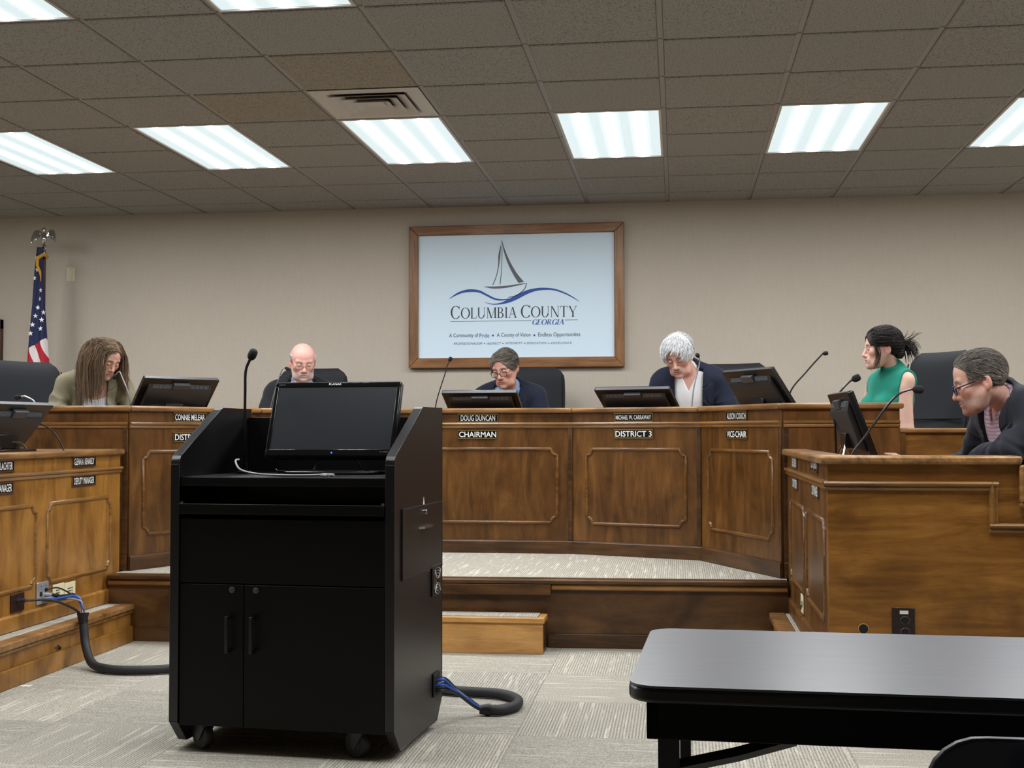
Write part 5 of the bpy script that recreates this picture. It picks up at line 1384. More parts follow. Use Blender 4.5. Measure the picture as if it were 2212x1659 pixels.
def scalp(n, o, mask):
    v = RNG.normal(size=(n * 4, 3)); v /= np.linalg.norm(v, axis=1, keepdims=True)
    p = v * np.array([.079, .095, .086]) + np.array([0, .016, .036]); p = p[mask(p)][:n]
    return (p * o['hs']).astype(f32)
def hairline(p, front=.0, temple=.0):
    # outside an ellipsoidal face window, above nape
    f = ((p[:, 0] / (.068 + temple)) ** 2 + ((p[:, 1] + .108) / (.082 + front)) ** 2 + ((p[:, 2] + .020) / (.098 + front)) ** 2) > 1
    ear = ~((np.abs(p[:, 0]) > .05) & (p[:, 1] < .028) & (p[:, 1] > -.03) & (p[:, 2] < .012))
    side = ~((p[:, 1] < -.018) & (p[:, 2] < .015))
    return f & ear & side & (p[:, 2] > -.075) & ~((p[:, 2] < -.02) & (p[:, 1] < .03))

def person(label, base, o):
    """o: head frame, neck base, torso yaw/lean, arm joints, clothes, hair style"""
    t = thing('person', label, 'person', base)
    B0 = A3(base)
    HF = frame(o['head'], o['hyaw'], o['hpitch'], o.get('hroll', 0)); hs = o['hs']
    TF = frame(o['chest'], o['tyaw'], o['lean'], o.get('troll', 0)); bs = o.get('bs', 1.0)
    def W(p): return to_world(np.array(p, f32) * bs, TF)
    sh = {s: W((s * .183, .004, -.072)) + A3(o.get('shoff', {}).get(s, (0, 0, 0))) for s in (-1, 1)}
    elb, wri = {}, {}
    for s in (-1, 1):
        elb[s] = A3(o['elb'][s]) if 'elb' in o else W((s * .27, -.13, -.33)); wri[s] = A3(o['wri'][s]) if 'wri' in o else W((s * .17, -.36, -.36))
    neck_top = to_world(np.array([0, .030, -.052]) * hs, HF); neck_low = W((0, .014, -.035))
    nr = o.get('neck', .047) * hs
    hips = W((0, .01, -.53)); fwd = np.array([math.sin(o['tyaw']), -math.cos(o['tyaw']), 0], f32); rt = np.array([math.cos(o['tyaw']), math.sin(o['tyaw']), 0], f32)
    fat = o.get('fat', 1.0)
    def torso(P, inf=0.0, pad=0.0):
        p = to_local(P, TF) / bs
        d = ell(p, (0, .004, -.165), (.168, .108 * fat, .175)); d = smin(d, ell(p, (0, -.015, -.36), (.155 * fat, .122 * fat, .17)), .06)
        d = smin(d, ell(p, (0, .01, -.52), (.168, .128, .11)), .06)
        if o.get('bust'): q = p.copy(); q[:, 0] = np.abs(q[:, 0]); d = smin(d, ell(q, (.075, -.085, -.215), (.062, .058, .062)), .04)
        q = p.copy(); q[:, 0] = np.abs(q[:, 0])
        d = smin(d, cap(q, (0, .012, -.060), (.150, .008, -.066), .055 + pad), .05)
        d = smin(d, cap(q, (0, .024, .030), (.13, .012, -.045), .045, .040 + pad), .04)
        return d * bs - inf
    def arms(P, inf=0.0, upto=1.0):
        d = None
        for s in (-1, 1):
            a = cap(P, sh[s], elb[s], .053 * bs * o.get('arm', 1) + inf, .045 * bs * o.get('arm', 1) + inf); w_ = elb[s] + (wri[s] - elb[s]) * upto
            a = smin(a, cap(P, elb[s], w_, .042 * bs + inf, (.042 - .014 * upto) * bs + inf), .02); d = a if d is None else np.minimum(d, a)
        return d
    def legs(P, inf=0.0):
        d = None
        for s in (-1, 1):
            h = hips + rt * (s * .09); k = h + fwd * .40 + A3((0, 0, .01)); f_ = k + fwd * .02 - A3((0, 0, .40)); toe = f_ + fwd * .15 - A3((0, 0, .03))
            a = smin(cap(P, h, k, .085 + inf, .062 + inf), cap(P, k, f_, .056 + inf, .042 + inf), .03); a = smin(a, cap(P, f_, toe, .038, .03), .02); d = a if d is None else np.minimum(d, a)
        return d
    def body(P):
        d = torso(P, -.004); d = smin(d, arms(P, -.002), .04); d = smin(d, legs(P, -.006), .05)
        d = smin(d, cap(P, neck_top, neck_low, nr * .94, nr * 1.06), .018)
        for s in (-1, 1): d = smin(d, hand_sdf(P, wri[s], o.get('hdir', {}).get(s, wri[s] - elb[s]), o.get('hup', (0, 0, 1)), o.get('curl', .4), bs), .015)
        h = head_sdf(to_local(P, HF), o)
        return smin(d, h, .014)
    lo = np.minimum.reduce([TF[0] - .45, HF[0] - .2, wri[-1] - .24, wri[1] - .24, hips + fwd * .5 - .25]) ; hi = np.maximum.reduce([TF[0] + .45, HF[0] + .2, wri[-1] + .24, wri[1] + .24, hips + fwd * .5 + .25])
    lo[2] = hips[2] - .55; hi[2] = HF[0][2] + .17
    hf = o.get('hf', .0030); r_ = .135 * hs
    xs = axis_mix(lo[0], hi[0], HF[0][0] - r_, HF[0][0] + r_, hf, .009); ys = axis_mix(lo[1], hi[1], HF[0][1] - r_, HF[0][1] + r_, hf, .009); zs = axis_mix(lo[2], hi[2], HF[0][2] - r_ - .03, HF[0][2] + r_, hf, .009)
    V, F = surface(body, xs, ys, zs)
    pl = to_local(V.astype(f32), HF); C = head_color(pl, o)
    link('body', np_mesh('body', V - B0, F, 'skin', C), t)
    # ---- clothes
    NF = (neck_low, neck_top)
    def neck_r(P):
        ax = neck_top - neck_low; L = np.linalg.norm(ax); ax = ax / L; q = P - neck_low; h = q @ ax; rad = np.sqrt(np.maximum((q ** 2).sum(1) - h * h, 0)); return rad, h
    clo, chi = TF[0] - np.array([.42, .42, .62], f32), TF[0] + np.array([.42, .42, .17], f32)
    clo = np.minimum(clo, np.minimum.reduce([elb[-1], elb[1], wri[-1], wri[1]]) - .09); chi = np.maximum(chi, np.maximum.reduce([elb[-1], elb[1], wri[-1], wri[1]]) + .09)
    ch = o.get('ch', .0052); cx = [axis_lin(clo[k], chi[k], ch) for k in range(3)]
    def folds(P, amp):
        d = wob(P, 24) * amp * .7; p = to_local(P, TF) / bs
        for s in (-1, 1):
            for a, b, m, wd in ((sh[s], elb[s], .85, .5), (elb[s], wri[s], .12, .35)):
                dist, tt = capt(P, a, b); L = float(np.linalg.norm(b - a)); ph = tt * L * 95 + 1.8 * np.sin(P[:, 0] * 23 + P[:, 1] * 19 + 1.0) + P[:, 2] * 26
                d += np.exp(-((tt - m) / wd) ** 2) * np.exp(-(np.maximum(dist - .03, 0) / .05) ** 2) * (np.abs(np.sin(ph * .5)) - .6) * amp * 1.5
            q = p - A3((s * .13, -.06, -.19)); rr = np.sqrt((q ** 2).sum(1)); an = np.arctan2(q[:, 2], q[:, 0] * s)
            d += np.exp(-((rr - .07) / .06) ** 2) * (np.abs(np.sin(an * 5 + 9 * rr)) - .6) * amp * .9
        return d
    def vcut(p, top, bot, wt, wb):
        z = p[:, 2] / bs; w = wb + (wt - wb) * np.clip((z - bot) / (top - bot), 0, 1.15); cut = np.maximum(np.abs(p[:, 0] / bs - o.get('vx', 0)) - w, p[:, 1] / bs + .03)
        return np.maximum(cut, (bot - z))
    def shirt(P):
        d = torso(P, .004)
        rad, h = neck_r(P); d = smin(d, np.maximum(rad - nr * 1.24, np.maximum(h - (.085 if o['top'] == 'mock' else .030), -h - .1)), .03)
        p = to_local(P, TF)
        if o['top'] == 'collar':
            v = np.maximum(np.abs(p[:, 0] / bs) - np.clip((p[:, 2] / bs + o.get('vshirt', .085)) * .55, 0, .06), p[:, 1] / bs + .02); d = np.maximum(d, -np.maximum(v, -(p[:, 2] / bs + o.get('vshirt', .085))))
            d = np.maximum(d, -np.maximum(rad - nr * 1.12, -h - .004))
            # turned down collar
            bk = np.clip((p[:, 1] / bs + .01) / .05, 0, 1); rr = nr * 1.30 + .36 * np.clip(.050 - h, 0, .09); frn = np.clip((-p[:, 1] / bs - .02) / .05, 0, 1)
            cd = np.maximum(np.abs(rad - rr) - .0045, np.maximum(h - .052 - .030 * bk, -h - .002 - .042 * frn)); cd = np.maximum(cd, -np.maximum(np.abs(p[:, 0] / bs) - (.004 + np.clip(h + .03, 0, .09) * o.get('spread', .50)), p[:, 1] + .01))
            d = np.minimum(d, cd)
        elif o['top'] == 'scoop':
            q = p / bs; d = np.maximum(d, -np.maximum(np.sqrt(q[:, 0] ** 2 + (q[:, 2] + .005) ** 2) - .125, q[:, 1] + .0)); d = np.maximum(d, -(np.maximum(rad - nr * 1.5, -h - .03)))
        elif o['top'] == 'mock':
                        # sleeveless: follows the shoulder, then cut at the armholes
            up = None
            for s in (-1, 1):
                a_ = cap(P, sh[s], sh[s] + (elb[s] - sh[s]) * .2, .057 * bs, .055 * bs); up = a_ if up is None else np.minimum(up, a_)
            d = smin(d, smin(torso(P, .005), up, .04), .01); d = np.maximum(d, h - .088)
            for s in (-1, 1):
                q = p / bs; inside = np.maximum((.166 + 3.0 * (q[:, 1] - .01) ** 2) - q[:, 0] * s, -.235 - q[:, 2]); d = np.maximum(d, -inside * bs)
            d = d + wob(P, 20) * .0035
        return d
    V, F = surface(shirt, *cx)
    cc = np.tile(np.array(o['shirt'], f32), (len(V), 1))
    if o.get('stripe'):
        p = to_local(V.astype(f32), TF); m = (np.sin(p[:, 2] * 420) > .35) | (np.sin(p[:, 0] * 420) > .8); cc[m] *= np.array(o['stripe'], f32)
    link('shirt', np_mesh('shirt', V - B0, F, 'cloth', cc), t)
    if o.get('jacket') is not None:
        vt, vb, wt, wb = o.get('v', (0.0, -.36, .075, .006))
        def jacket(P):
            p = to_local(P, TF); q = np.stack([np.abs(p[:, 0] - o.get('vx', 0) * bs), p[:, 1], p[:, 2]], 1) / bs
            d = torso(P, .017, .012); d = smin(d, arms(P, .017, .93), .035) + folds(P, o.get('fold', .0075))
            # lapels and collar
            lap = np.maximum.reduce([q[:, 1] + .01, (q[:, 0] - (wb + (wt - wb) * np.clip((q[:, 2] - vb) / (vt - vb), 0, 1.1) + .062 * np.clip((q[:, 2] - vb) / .24, 0, 1))), -(q[:, 2] - vb), q[:, 2] + .085 - .45 * (q[:, 0] - .06)])
            lap2 = np.maximum.reduce([q[:, 1] + .0, q[:, 0] - .118, q[:, 2] - .03, -(q[:, 2] + .080 - .45 * (q[:, 0] - .06))])
            d = np.minimum(d, np.maximum(d - .0065, np.minimum(lap, lap2)))
            rad, h = neck_r(P); col = np.maximum(np.abs(rad - nr * 1.72) - .0075, np.maximum(h - .040 - .034 * np.clip((p[:, 1] / bs + .01) / .05, 0, 1), -h - .05)); col = np.maximum(col, -(p[:, 1] / bs + .03))
            d = smin(d, col, .008)
            d = np.maximum(d, -np.maximum(rad - nr * 1.55, -h - .02))
            d = np.maximum(d, -vcut(p, vt, vb, wt, wb))
            return d
        V, F = surface(jacket, *cx); cc = np.tile(np.array(o['jacket'], f32), (len(V), 1))
        j = link('jacket', np_mesh('jacket', V - B0, F, 'cloth', cc), t)
        if o.get('pin'):
            pz = o['pin']
            pp = W(pz); MB().ball((0, 0, 0), (.009, .009, .004), 12, 8, T_(tuple(pp - B0)) @ RZ(o['tyaw']) @ RX(PI / 2)).build('lapel_pin', 'chrome', j)
    # ---- trousers
    def trous(P): return np.maximum(smin(legs(P, .010), torso(P, .012), .04), to_local(P, TF)[:, 2] + .40 * bs)
    llo = np.minimum(hips - .25, hips + fwd * .55 - .25); lhi = np.maximum(hips + .25, hips + fwd * .55 + .25); llo[2] = hips[2] - .50; lhi[2] = hips[2] + .18
    V, F = surface(trous, *[axis_lin(llo[k], lhi[k], .014) for k in range(3)])
    link('trousers', np_mesh('trousers', V - B0, F, 'cloth', np.tile(np.array(o.get('pants', (.02, .02, .025)), f32), (len(V), 1))), t)
    # ---- hair
    if o.get('hairfn'): o['hairfn'](t, B0, HF, o, body, torso)
    if o.get('glasses'): o['glasses'](t, B0, HF, o)
    return t

def grad(fn, p, e=.002):
    g = np.stack([fn(p + A3((e, 0, 0))) - fn(p - A3((e, 0, 0))), fn(p + A3((0, e, 0))) - fn(p - A3((0, e, 0))), fn(p + A3((0, 0, e))) - fn(p - A3((0, 0, e)))], 1)
    return g / (np.linalg.norm(g, axis=1, keepdims=True) + 1e-9)
def hair_mesh(t, B0, HF, parts, name='hair'):
    V = np.concatenate([p[0] for p in parts]); n = 0; Fs = []; Cs = []
    for v, f, c in parts: Fs.append(f + n); n += len(v); Cs.append(c)
    return link(name, np_mesh(name, to_world(V, HF) - B0, np.concatenate(Fs), 'hair', np.concatenate(Cs)), t)
def skull(p, hs, k=0.0):
    q = p / hs; return smin(ell(q, (0, .018, .035), (.076, .092, .083)), ell(q, (0, -.030, .034), (.066, .060, .068)), .03) * hs - k
def shell(o, inf, mask_fn, col, h=.0035, wave=None):
    hs = o['hs']
    def fn(p):
        q = p / hs; d = skull(p, hs, inf)
        if wave: d = d + wave(q)
        return np.maximum(d, mask_fn(q) * hs)
    a = [axis_lin(l * hs, u * hs, h) for l, u in ((-.11, .11), (-.13, .14), (-.12, .15))]
    V, F = surface(fn, *a); return V.astype(f32), F, np.tile(np.array(col, f32), (len(V), 1)) * (1 + .12 * np.sin(V[:, :1] * 900 + V[:, 1:2] * 300))
def hair_mask(front=0.0, temple=0.0, nape=-.075, recede=None):
    def m(q):
        ax = np.abs(q[:, 0])
        face = 1 - np.sqrt((q[:, 0] / (.066 + temple)) ** 2 + ((q[:, 1] + .108) / (.084 + front)) ** 2 + ((q[:, 2] + .020) / (.100 + front)) ** 2)
        d = face * .07
        d = np.maximum(d, -np.maximum.reduce([.05 - ax, q[:, 1] - .030, q[:, 2] - .012]))
        d = np.maximum(d, -np.maximum(q[:, 1] + .022, q[:, 2] - .014))
        d = np.maximum(d, -np.maximum(q[:, 1] - .04, q[:, 2] + .025))
        if recede is not None: d = np.maximum(d, -(q[:, 1] + .9 * np.clip(q[:, 2] - .05, 0, 1) - recede))
        return np.maximum(d, nape - q[:, 2])
    return m
def comb_hair(comb, length, lift, cols, n=900, nseg=9, rad=.0016, front=0.0, temple=0.0, gravity=0.0, inf=.006, nape=-.075, region=None, grav_dir=None, tone=None, shellcol=None, recede=None):
    """short combed hair: strands slide over the skull along comb(p); returns hair builder"""
    def fn(t, B0, HF, o, body, torso):
        hs = o['hs']; msk = lambda p: hairline(p, front, temple) & ((p[:, 1] + .9 * np.clip(p[:, 2] - .05, 0, 1) > recede) if recede is not None else True) & (region(p) if region else True) & (p[:, 2] > nape)
        r0 = scalp(n, o, msk); N = len(r0)
        L = length(r0 / hs) * hs * (.8 + .4 * RNG.random(N)).astype(f32); lf = (lift * (.4 + .9 * RNG.random(N))).astype(f32)
        jit = RNG.normal(size=(N, 3)).astype(f32) * .16
        gd = (np.array([0, 0, -1], f32) @ HF[1]) if grav_dir is None else np.array(grav_dir, f32)
        def path(P):
            for i in range(1, nseg + 1):
                p = P[:, i - 1]; d = comb(p / hs) + jit + gravity * gd * (i / nseg)
                nn = grad(lambda x: skull(x, hs), p); d = d - nn * (d * nn).sum(1, keepdims=True); d /= np.linalg.norm(d, axis=1, keepdims=True) + 1e-9
                q = p + d * (L / nseg)[:, None]; sd = skull(q, hs); want = inf * hs + lf * (i / nseg) ** .6
                q += grad(lambda x: skull(x, hs), q) * np.clip(want - sd, -.004, .02)[:, None]; P[:, i] = q
        c0 = np.array(cols, f32); w = RNG.random(N); cc = c0[(w * len(c0)).astype(int) % len(c0)]
        if tone is not None: cc = cc * tone(r0 / hs)[:, None]
        parts = [strands(r0, path, nseg, (rad * (.6 + .8 * RNG.random(N))).astype(f32), cc)]
        hm = hair_mask(front, temple, nape, recede); mf = hm if region is None else (lambda q: np.maximum(hm(q), np.where(region(q), -.01, .01)))
        parts.append(shell(o, inf * hs, mf, np.mean(c0, 0) * .8 if shellcol is None else shellcol))
        hair_mesh(t, B0, HF, parts)
    return fn
# ================================================================== PEOPLE
def at(px_, py_, y):
    d = _r * ((px_ - 1106) / 2730.06) - _u * ((py_ - 829.5) / 2730.06) + _f; k = y / d.y
    return np.array([d.x * k, y, CAM_H + d.z * k], f32)

def glasses(rim, r, w=.047, h=.033, drop=.004, lens=True, rimless=False):
    def fn(t, B0, HF, o):
        hs = o['hs']
        def L(p): return tuple(to_world(np.array(p, f32) * hs, HF) - B0)
        g = None
        for s in (-1, 1):
            loop = [(s * .0335 + x, -.103 + .10 * (abs(s * .0335 + x) - .03) * .8, z - drop) for x, z in rrect(w, h, .011, 5)]
            b = MB().tube([L(p) for p in loop], r * (0.6 if rimless else 1), 8, closed=True).build('eyeglass_rim', rim, t)
            if g is None: g = b
            if lens:
                m = MB(); vs = [L(p) for p in loop]; m.add(vs, [tuple(range(len(vs)))]); m.build('eyeglass_lens', 'eyeglass_lens', b, smooth=False)
            MB().tube([L(p) for p in [(s * .0565, -.1005, .006 - drop), (s * .067, -.094, .007 - drop), (s * .077, -.04, .007 - drop * .5), (s * .0805, .012, .008), (s * .0785, .030, -.006)]], r * .9, 8).build('eyeglass_temple', rim, t)
        MB().tube([L(p) for p in [(-.0105, -.1035, .004 - drop), (0, -.1085, .006 - drop), (.0105, -.1035, .004 - drop)]], r, 8).build('eyeglass_bridge', rim, t)
    return fn

# ---- long straight hair
def long_hair(cols, n=3200, length=.40, part=.012):
    def fn(t, B0, HF, o, body, torso):
        hs = o['hs']; nseg = 20
        r0 = scalp(n, o, lambda p: hairline(p, .002, .0) & (p[:, 2] > -.03)); N = len(r0)
        x = r0[:, 0] / hs - part; side = np.where(x >= 0, 1.0, -1.0).astype(f32)
        L = (length * (.72 + .36 * RNG.random(N))).astype(f32); w0 = to_world(r0, HF); gvec = np.array([0, 0, -1], f32)
        v = np.stack([side * .7, .55 + .3 * RNG.random(N), .25 * np.ones(N)], 1).astype(f32); v = v @ HF[1].T
        ph = RNG.random(N) * 6.28; off = (.004 + .011 * RNG.random(N)).astype(f32); clump = np.floor(RNG.random(N) * 40)
        def coll(p):
            lp = to_local(p, HF); return np.minimum(np.minimum(np.minimum(skull(lp, hs), body(p)), torso(p, .024)), ell(lp / hs, (.0, -.115, -.050), (.066, .100, .125)) * hs)
        def path(P):
            vv = v.copy(); P[:, 0] = w0
            for i in range(1, nseg + 1):
                g = min(1, i / 7); vv = vv * (1 - .42 * g) + gvec * (.16 + .42 * g)
                vv = vv + (RNG.normal(size=(N, 3)) * .025).astype(f32) + np.stack([np.sin(i * .55 + clump), np.cos(i * .5 + clump * 1.7), 0 * clump], 1).astype(f32) * .07
                vv /= np.linalg.norm(vv, axis=1, keepdims=True); q = P[:, i - 1] + vv * (L / nseg)[:, None]
                sd = coll(q); k = sd < off
                if k.any():
                    gr = grad(coll, q[k]); q[k] += gr * (off[k] - sd[k])[:, None]
                P[:, i] = q
        c0 = np.array(cols, f32); cc = c0[(clump * 7 + RNG.integers(0, 3, N)).astype(int) % len(c0)]
        V, F, C = strands(w0, path, nseg, (.0010 * (.6 + .9 * RNG.random(N))).astype(f32), cc)
        parts = [(to_local(V, HF), F, C), shell(o, .007 * hs, hair_mask(.014, .006, -.06), np.mean(c0, 0) * .8)]
        r1 = scalp(1500, o, lambda p: hairline(p, .000, .0) & (p[:, 2] > .03)); n1 = len(r1); sx = np.where(r1[:, 0] / hs > part, 1.0, -1.0); ns1 = 9
        def path1(P):
            for i in range(1, ns1 + 1):
                p = P[:, i - 1]; d = np.stack([sx * 1.0, .35 + 0 * sx, -.2 * i / ns1 + 0 * sx], 1).astype(f32); nn = grad(lambda x: skull(x, hs), p); d = d - nn * (d * nn).sum(1, keepdims=True); d /= np.linalg.norm(d, axis=1, keepdims=True) + 1e-9
                q = p + d * .0095; sd = skull(q, hs); P[:, i] = q + grad(lambda x: skull(x, hs), q) * np.clip(.011 - sd, -.004, .02)[:, None]
        parts.append(strands(r1, path1, ns1, (.0011 * (.6 + .9 * RNG.random(n1))).astype(f32), c0[RNG.integers(0, len(c0), n1)]))
        hair_mesh(t, B0, HF, parts)
    return fn
# ---- hair gathered into a clip at the back of the head
def clip_hair(cols):
    def fn(t, B0, HF, o, body, torso):
        hs = o['hs']; Bp = np.array([0, .114, .020], f32)
        comb_hair(lambda p: (Bp - p) / (np.linalg.norm(Bp - p, axis=1, keepdims=True) + 1e-6) * 1.6 + np.array([0, 0, .35], f32) * np.clip(-p[:, 1:2] / .08, 0, 1), lambda p: np.linalg.norm(Bp - p, axis=1) * .95 + .02, .012, cols, n=2400, nseg=12, rad=.0011, inf=.009, front=-.004, temple=-.002, nape=-.07)(t, B0, HF, o, body, torso)
        parts = []
        # knot
        def kn(p): q = p / hs; return (smin(ell(q, (0, .112, .006), (.030, .026, .042)), ell(q, (0, .100, -.034), (.034, .03, .036)), .02) + .003 * np.sin(q[:, 2] * 420 + q[:, 0] * 260)) * hs
        V, F = surface(kn, *[axis_lin(l, u, .0035) for l, u in ((-.05, .05), (.05, .16), (-.09, .08))]); parts.append((V.astype(f32), F, np.tile(np.array(cols[0], f32), (len(V), 1))))
        N = 150; r0 = (np.array([0, .128, .016]) + RNG.normal(size=(N, 3)) * np.array([.012, .008, .012])).astype(f32)
        ang = RNG.normal(size=N) * .6 - .15; v0 = np.stack([RNG.normal(size=N) * .35, np.cos(ang), np.sin(ang)], 1).astype(f32); L = (.055 + .075 * RNG.random(N)).astype(f32); nseg = 10
        def path(P):
            v = v0.copy()
            for i in range(1, nseg + 1):
                v = v + np.array([0, 0, -.20], f32) * (.3 + i / nseg) * np.where(ang < .55, 1.5, .3)[:, None].astype(f32); v /= np.linalg.norm(v, axis=1, keepdims=True); P[:, i] = P[:, i - 1] + v * (L / nseg)[:, None]
        parts.append(strands(r0, path, nseg, (.0016 * (.6 + .9 * RNG.random(N))).astype(f32), np.array(cols, f32)[RNG.integers(0, len(cols), N)]))
        # loose locks beside the face
        N = 70; sd = np.where(RNG.random(N) < .6, 1, -1); r0 = np.stack([sd * (.052 + .012 * RNG.random(N)), -.052 + .012 * RNG.normal(size=N) * .6, .060 + .012 * RNG.random(N)], 1).astype(f32); nseg = 14; L = (.15 + .05 * RNG.random(N)).astype(f32)
        def path2(P):
            for i in range(1, nseg + 1):
                s = i / nseg; P[:, i] = P[:, 0] + np.stack([sd * (.024 * np.sin(s * 2.2)), .004 + .018 * s * np.sin(s * 5 + P[:, 0, 0] * 90), -L * s], 1)
        parts.append(strands(r0, path2, nseg, (.0012 * (.6 + .9 * RNG.random(N))).astype(f32), np.array(cols, f32)[RNG.integers(0, len(cols), N)]))
        hair_mesh(t, B0, HF, parts, 'hair_bun')
    return fn

BROWN = [(.105, .062, .036), (.15, .095, .055), (.20, .135, .08), (.08, .048, .03), (.24, .17, .105)]
DARK = [(.016, .012, .011), (.024, .018, .016), (.035, .026, .022), (.012, .010, .010)]
WHITE = [(.78, .79, .80), (.66, .67, .68), (.85, .85, .85), (.55, .56, .57)]
GREY = [(.19, .165, .14), (.12, .10, .085), (.29, .26, .225), (.08, .068, .056)]
GREYB = [(.11, .09, .07), (.18, .155, .13), (.34, .31, .27), (.06, .05, .04)]
SIDE = lambda p: 1 + 1.1 * np.clip((.055 - p[:, 2]) / .05, 0, 1)

# woman in a tan blazer
c = at(204, 814, 7.66)
W1 = dict(head=at(229, 774, 7.60), hyaw=R(62), hpitch=R(30), hroll=R(4), hs=.96, chest=c, tyaw=R(30), lean=R(20), bs=.95, fold=.011, skin=(.62, .36, .28), brow=(.13, .09, .06), lip=.55, jaw=.9, nose=.75, neck=.043, bust=True,
          top='scoop', shirt=(.74, .76, .78), jacket=(.185, .165, .105), v=(.02, -.50, .085, .05), hairfn=long_hair(BROWN), pants=(.03, .03, .035))
W1['elb'] = {-1: at(118, 890, 7.52), 1: c + A3((.30, .02, -.30))}; W1['wri'] = {-1: at(205, 905, 7.42), 1: c + A3((.36, -.16, -.28))}
w1 = person('woman in a tan blazer and white top looking down, long brown hair', (float(c[0]) - .1, float(c[1]) + .15, DZ), W1)
# fine necklace
m = MB(); TF1 = frame(W1['chest'], W1['tyaw'], W1['lean']); pts = []
for k in range(17):
    a = PI * k / 16; q = to_world(np.array([.062 * math.cos(a), -.055 - .045 * math.sin(a), -.02 - .075 * math.sin(a) ** 1.3]), TF1); pts.append(tuple(q - A3((float(c[0]) - .1, float(c[1]) + .15, DZ))))
m.tube(pts, .0012, 6); m.build('necklace', 'chrome', w1)

# bald man with glasses and a short grey beard
c = at(652, 829, 8.62)
person('bald man in a black suit and pale blue shirt, wire glasses', (float(c[0]), float(c[1]) + .2, DZ), dict(head=at(654, 781, 8.50), hyaw=R(24), hpitch=R(19), hs=1.03, chest=c, tyaw=R(17), lean=R(12), bs=1.06, fat=1.15, skin=(.70, .38, .32), brow=(.40, .36, .32), beard=((.46, .42, .40), .72), mous=(.46, .42, .40), lip=.45, jaw=1.0, hx=1.05,
       top='collar', shirt=(.30, .42, .66), jacket=(.012, .013, .016), v=(.0, -.34, .085, .012), pin=(.125, -.118, -.16),
       hairfn=comb_hair(lambda p: np.tile(np.array([0, .5, -1], f32), (len(p), 1)), lambda p: .022 + 0 * p[:, 0], .004, WHITE, n=1800, rad=.0010, inf=.006, region=lambda p: (p[:, 2] < .048 - .10 * np.clip(p[:, 1], -1, 0) + .2 * np.clip(p[:, 1] - .06, 0, 1)) & (p[:, 1] > -.035)), glasses=glasses('eyeglass_wire', .0016, drop=.010)))

# chairman: brown-grey hair combed across, dark glasses
c = at(1099, 838, 8.86)
person('man in a navy blazer and blue shirt reading, dark framed glasses', (float(c[0]), float(c[1]) + .2, DZ), dict(head=at(1091, 795, 8.70), hyaw=R(-19), hpitch=R(20), hroll=R(-5), hs=1.04, chest=c, tyaw=R(-4), lean=R(20), bs=1.06, fat=1.1, skin=(.56, .29, .215), brow=(.16, .12, .09), lip=.5, jaw=1.0,
       top='collar', shirt=(.24, .42, .78), jacket=(.012, .015, .032), v=(.0, -.30, .085, .012), pin=(.135, -.112, -.17), pants=(.02, .02, .03),
       hairfn=comb_hair(lambda p: np.stack([np.where(p[:, 0] < -.035, -.4, 1.0) * np.ones(len(p)), .55 + 0 * p[:, 0], np.where(p[:, 2] < .05, -1.0, .1)], 1).astype(f32), lambda p: .060 + 0 * p[:, 0], .010, GREY, n=3600, rad=.0008, inf=.007, front=-.002, tone=SIDE), glasses=glasses('eyeglass_dark', .0021, drop=.012)))

# man with thick white hair and a moustache
c = at(1490, 804, 8.58)
person('man in a navy blazer and open white shirt, thick white hair, moustache', (float(c[0]), float(c[1]) + .2, DZ), dict(head=at(1466, 768, 8.42), hyaw=R(-17), hpitch=R(29), hroll=R(-6), hs=1.05, chest=c, tyaw=R(-8), lean=R(22), bs=1.10, fat=1.12, skin=(.64, .36, .29), brow=(.22, .18, .16), mous=(.36, .33, .31), lip=.45, jaw=1.0,
       top='collar', vshirt=.085, spread=.40, shirt=(.80, .82, .84), jacket=(.011, .014, .031), v=(.0, -.60, .088, .062), pants=(.02, .02, .03),
       hairfn=comb_hair(lambda p: np.stack([-.35 + p[:, 0] * 9, np.where(p[:, 1] > .03, .4, -1.0), np.where(p[:, 2] < .06, -.9, -.15)], 1).astype(f32), lambda p: .058 - .030 * np.clip((-p[:, 1] - .01) / .06, 0, 1), .018, WHITE, n=3000, rad=.0011, inf=.012, front=-.004, nape=-.07, shellcol=(.72, .73, .74))))

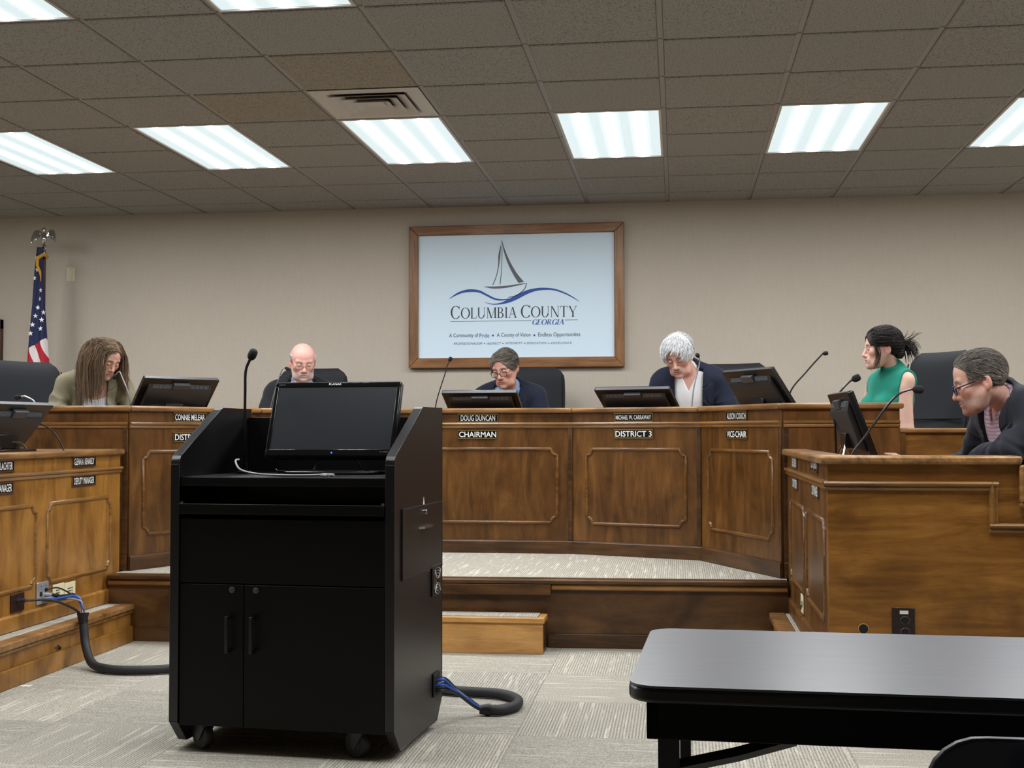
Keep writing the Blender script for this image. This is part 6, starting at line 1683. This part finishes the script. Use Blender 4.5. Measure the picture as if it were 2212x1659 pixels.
# woman in green
c = at(1924, 802, 7.56)
W5 = dict(head=at(1905, 752, 7.50), hyaw=R(-88), hpitch=R(3), hs=.965, chest=c, tyaw=R(-66), lean=R(-2), bs=.96, skin=(.66, .41, .32), brow=(.05, .035, .03), lip=.6, jaw=.88, nose=.8, neck=.044, bust=True, open=True,
          top='mock', shirt=(.010, .215, .150), hairfn=clip_hair(DARK), pants=(.02, .02, .025), shoff={1: (-.03, .022, -.050), -1: (0, 0, -.03)}, arm=1.02)
W5['elb'] = {1: at(1958, 930, 7.38), -1: c + A3((-.12, .24, -.34))}; W5['wri'] = {1: at(1925, 985, 7.42), -1: c + A3((-.18, .10, -.46))}
w5 = person('woman in a sleeveless green top turned sideways, dark pinned-up hair', (float(c[0]) + .1, float(c[1]) + .1, DZ), W5)
HF5 = frame(W5['head'], W5['hyaw'], W5['hpitch']); q = to_world(np.array([.0845, .006, -.047]) * .965, HF5) - A3((float(c[0]) + .1, float(c[1]) + .1, DZ)); MB().ball(tuple(q), .004, 10, 8).build('earring', 'chrome', w5)

# man in the dark suit at the staff desk
c = at(2168, 866, 5.52)
W6 = dict(head=at(2116, 823, 5.46), hyaw=R(-98), hpitch=R(17), hs=1.035, chest=c, tyaw=R(-74), lean=R(30), bs=1.06, fat=1.08, hf=.0026, ch=.005, skin=(.58, .335, .26), brow=(.14, .11, .085), beard=((.085, .062, .05), .60), mous=(.20, .13, .10), lip=.4, jaw=1.02, neck=.0475, lash=-.006,
          top='collar', vshirt=.055, spread=.30, fold=.015, shirt=(.62, .52, .60), stripe=(.62, .45, .55), jacket=(.0125, .0145, .021), v=(.0, -.40, .085, .03), curl=.35,
          hairfn=comb_hair(lambda p: np.stack([.22 + 0 * p[:, 0], 1.0 + 0 * p[:, 0], np.where((np.abs(p[:, 0]) > .052) & (p[:, 2] < .085), -.85, .15 - p[:, 1] * 3)], 1).astype(f32), lambda p: np.where((np.abs(p[:, 0]) > .052) & (p[:, 2] < .085), .026, .062),   .008, GREYB, n=6000, rad=.00062, inf=.004, front=.006, temple=.004, recede=-.046, tone=lambda p: .8 + .55 * np.clip((.06 - p[:, 2]) / .05, 0, 1) + .9 * np.clip((-p[:, 1] - .05) / .03, 0, 1)), glasses=glasses('eyeglass_blue', .0030, drop=.010, h=.036))
W6['elb'] = {1: at(2185, 975, 5.31), -1: A3((1.30, 5.88, .985))}; W6['wri'] = {1: A3((1.16, 5.47, 1.00)), -1: A3((1.055, 5.72, .985))}
W6['hdir'] = {-1: (-1, -.05, .46), 1: (-1, .25, -.02)}
w6 = person('man in a dark suit and striped shirt looking down, blue framed glasses', (float(c[0]) + .15, float(c[1]) + .08, WZ - .006), W6)
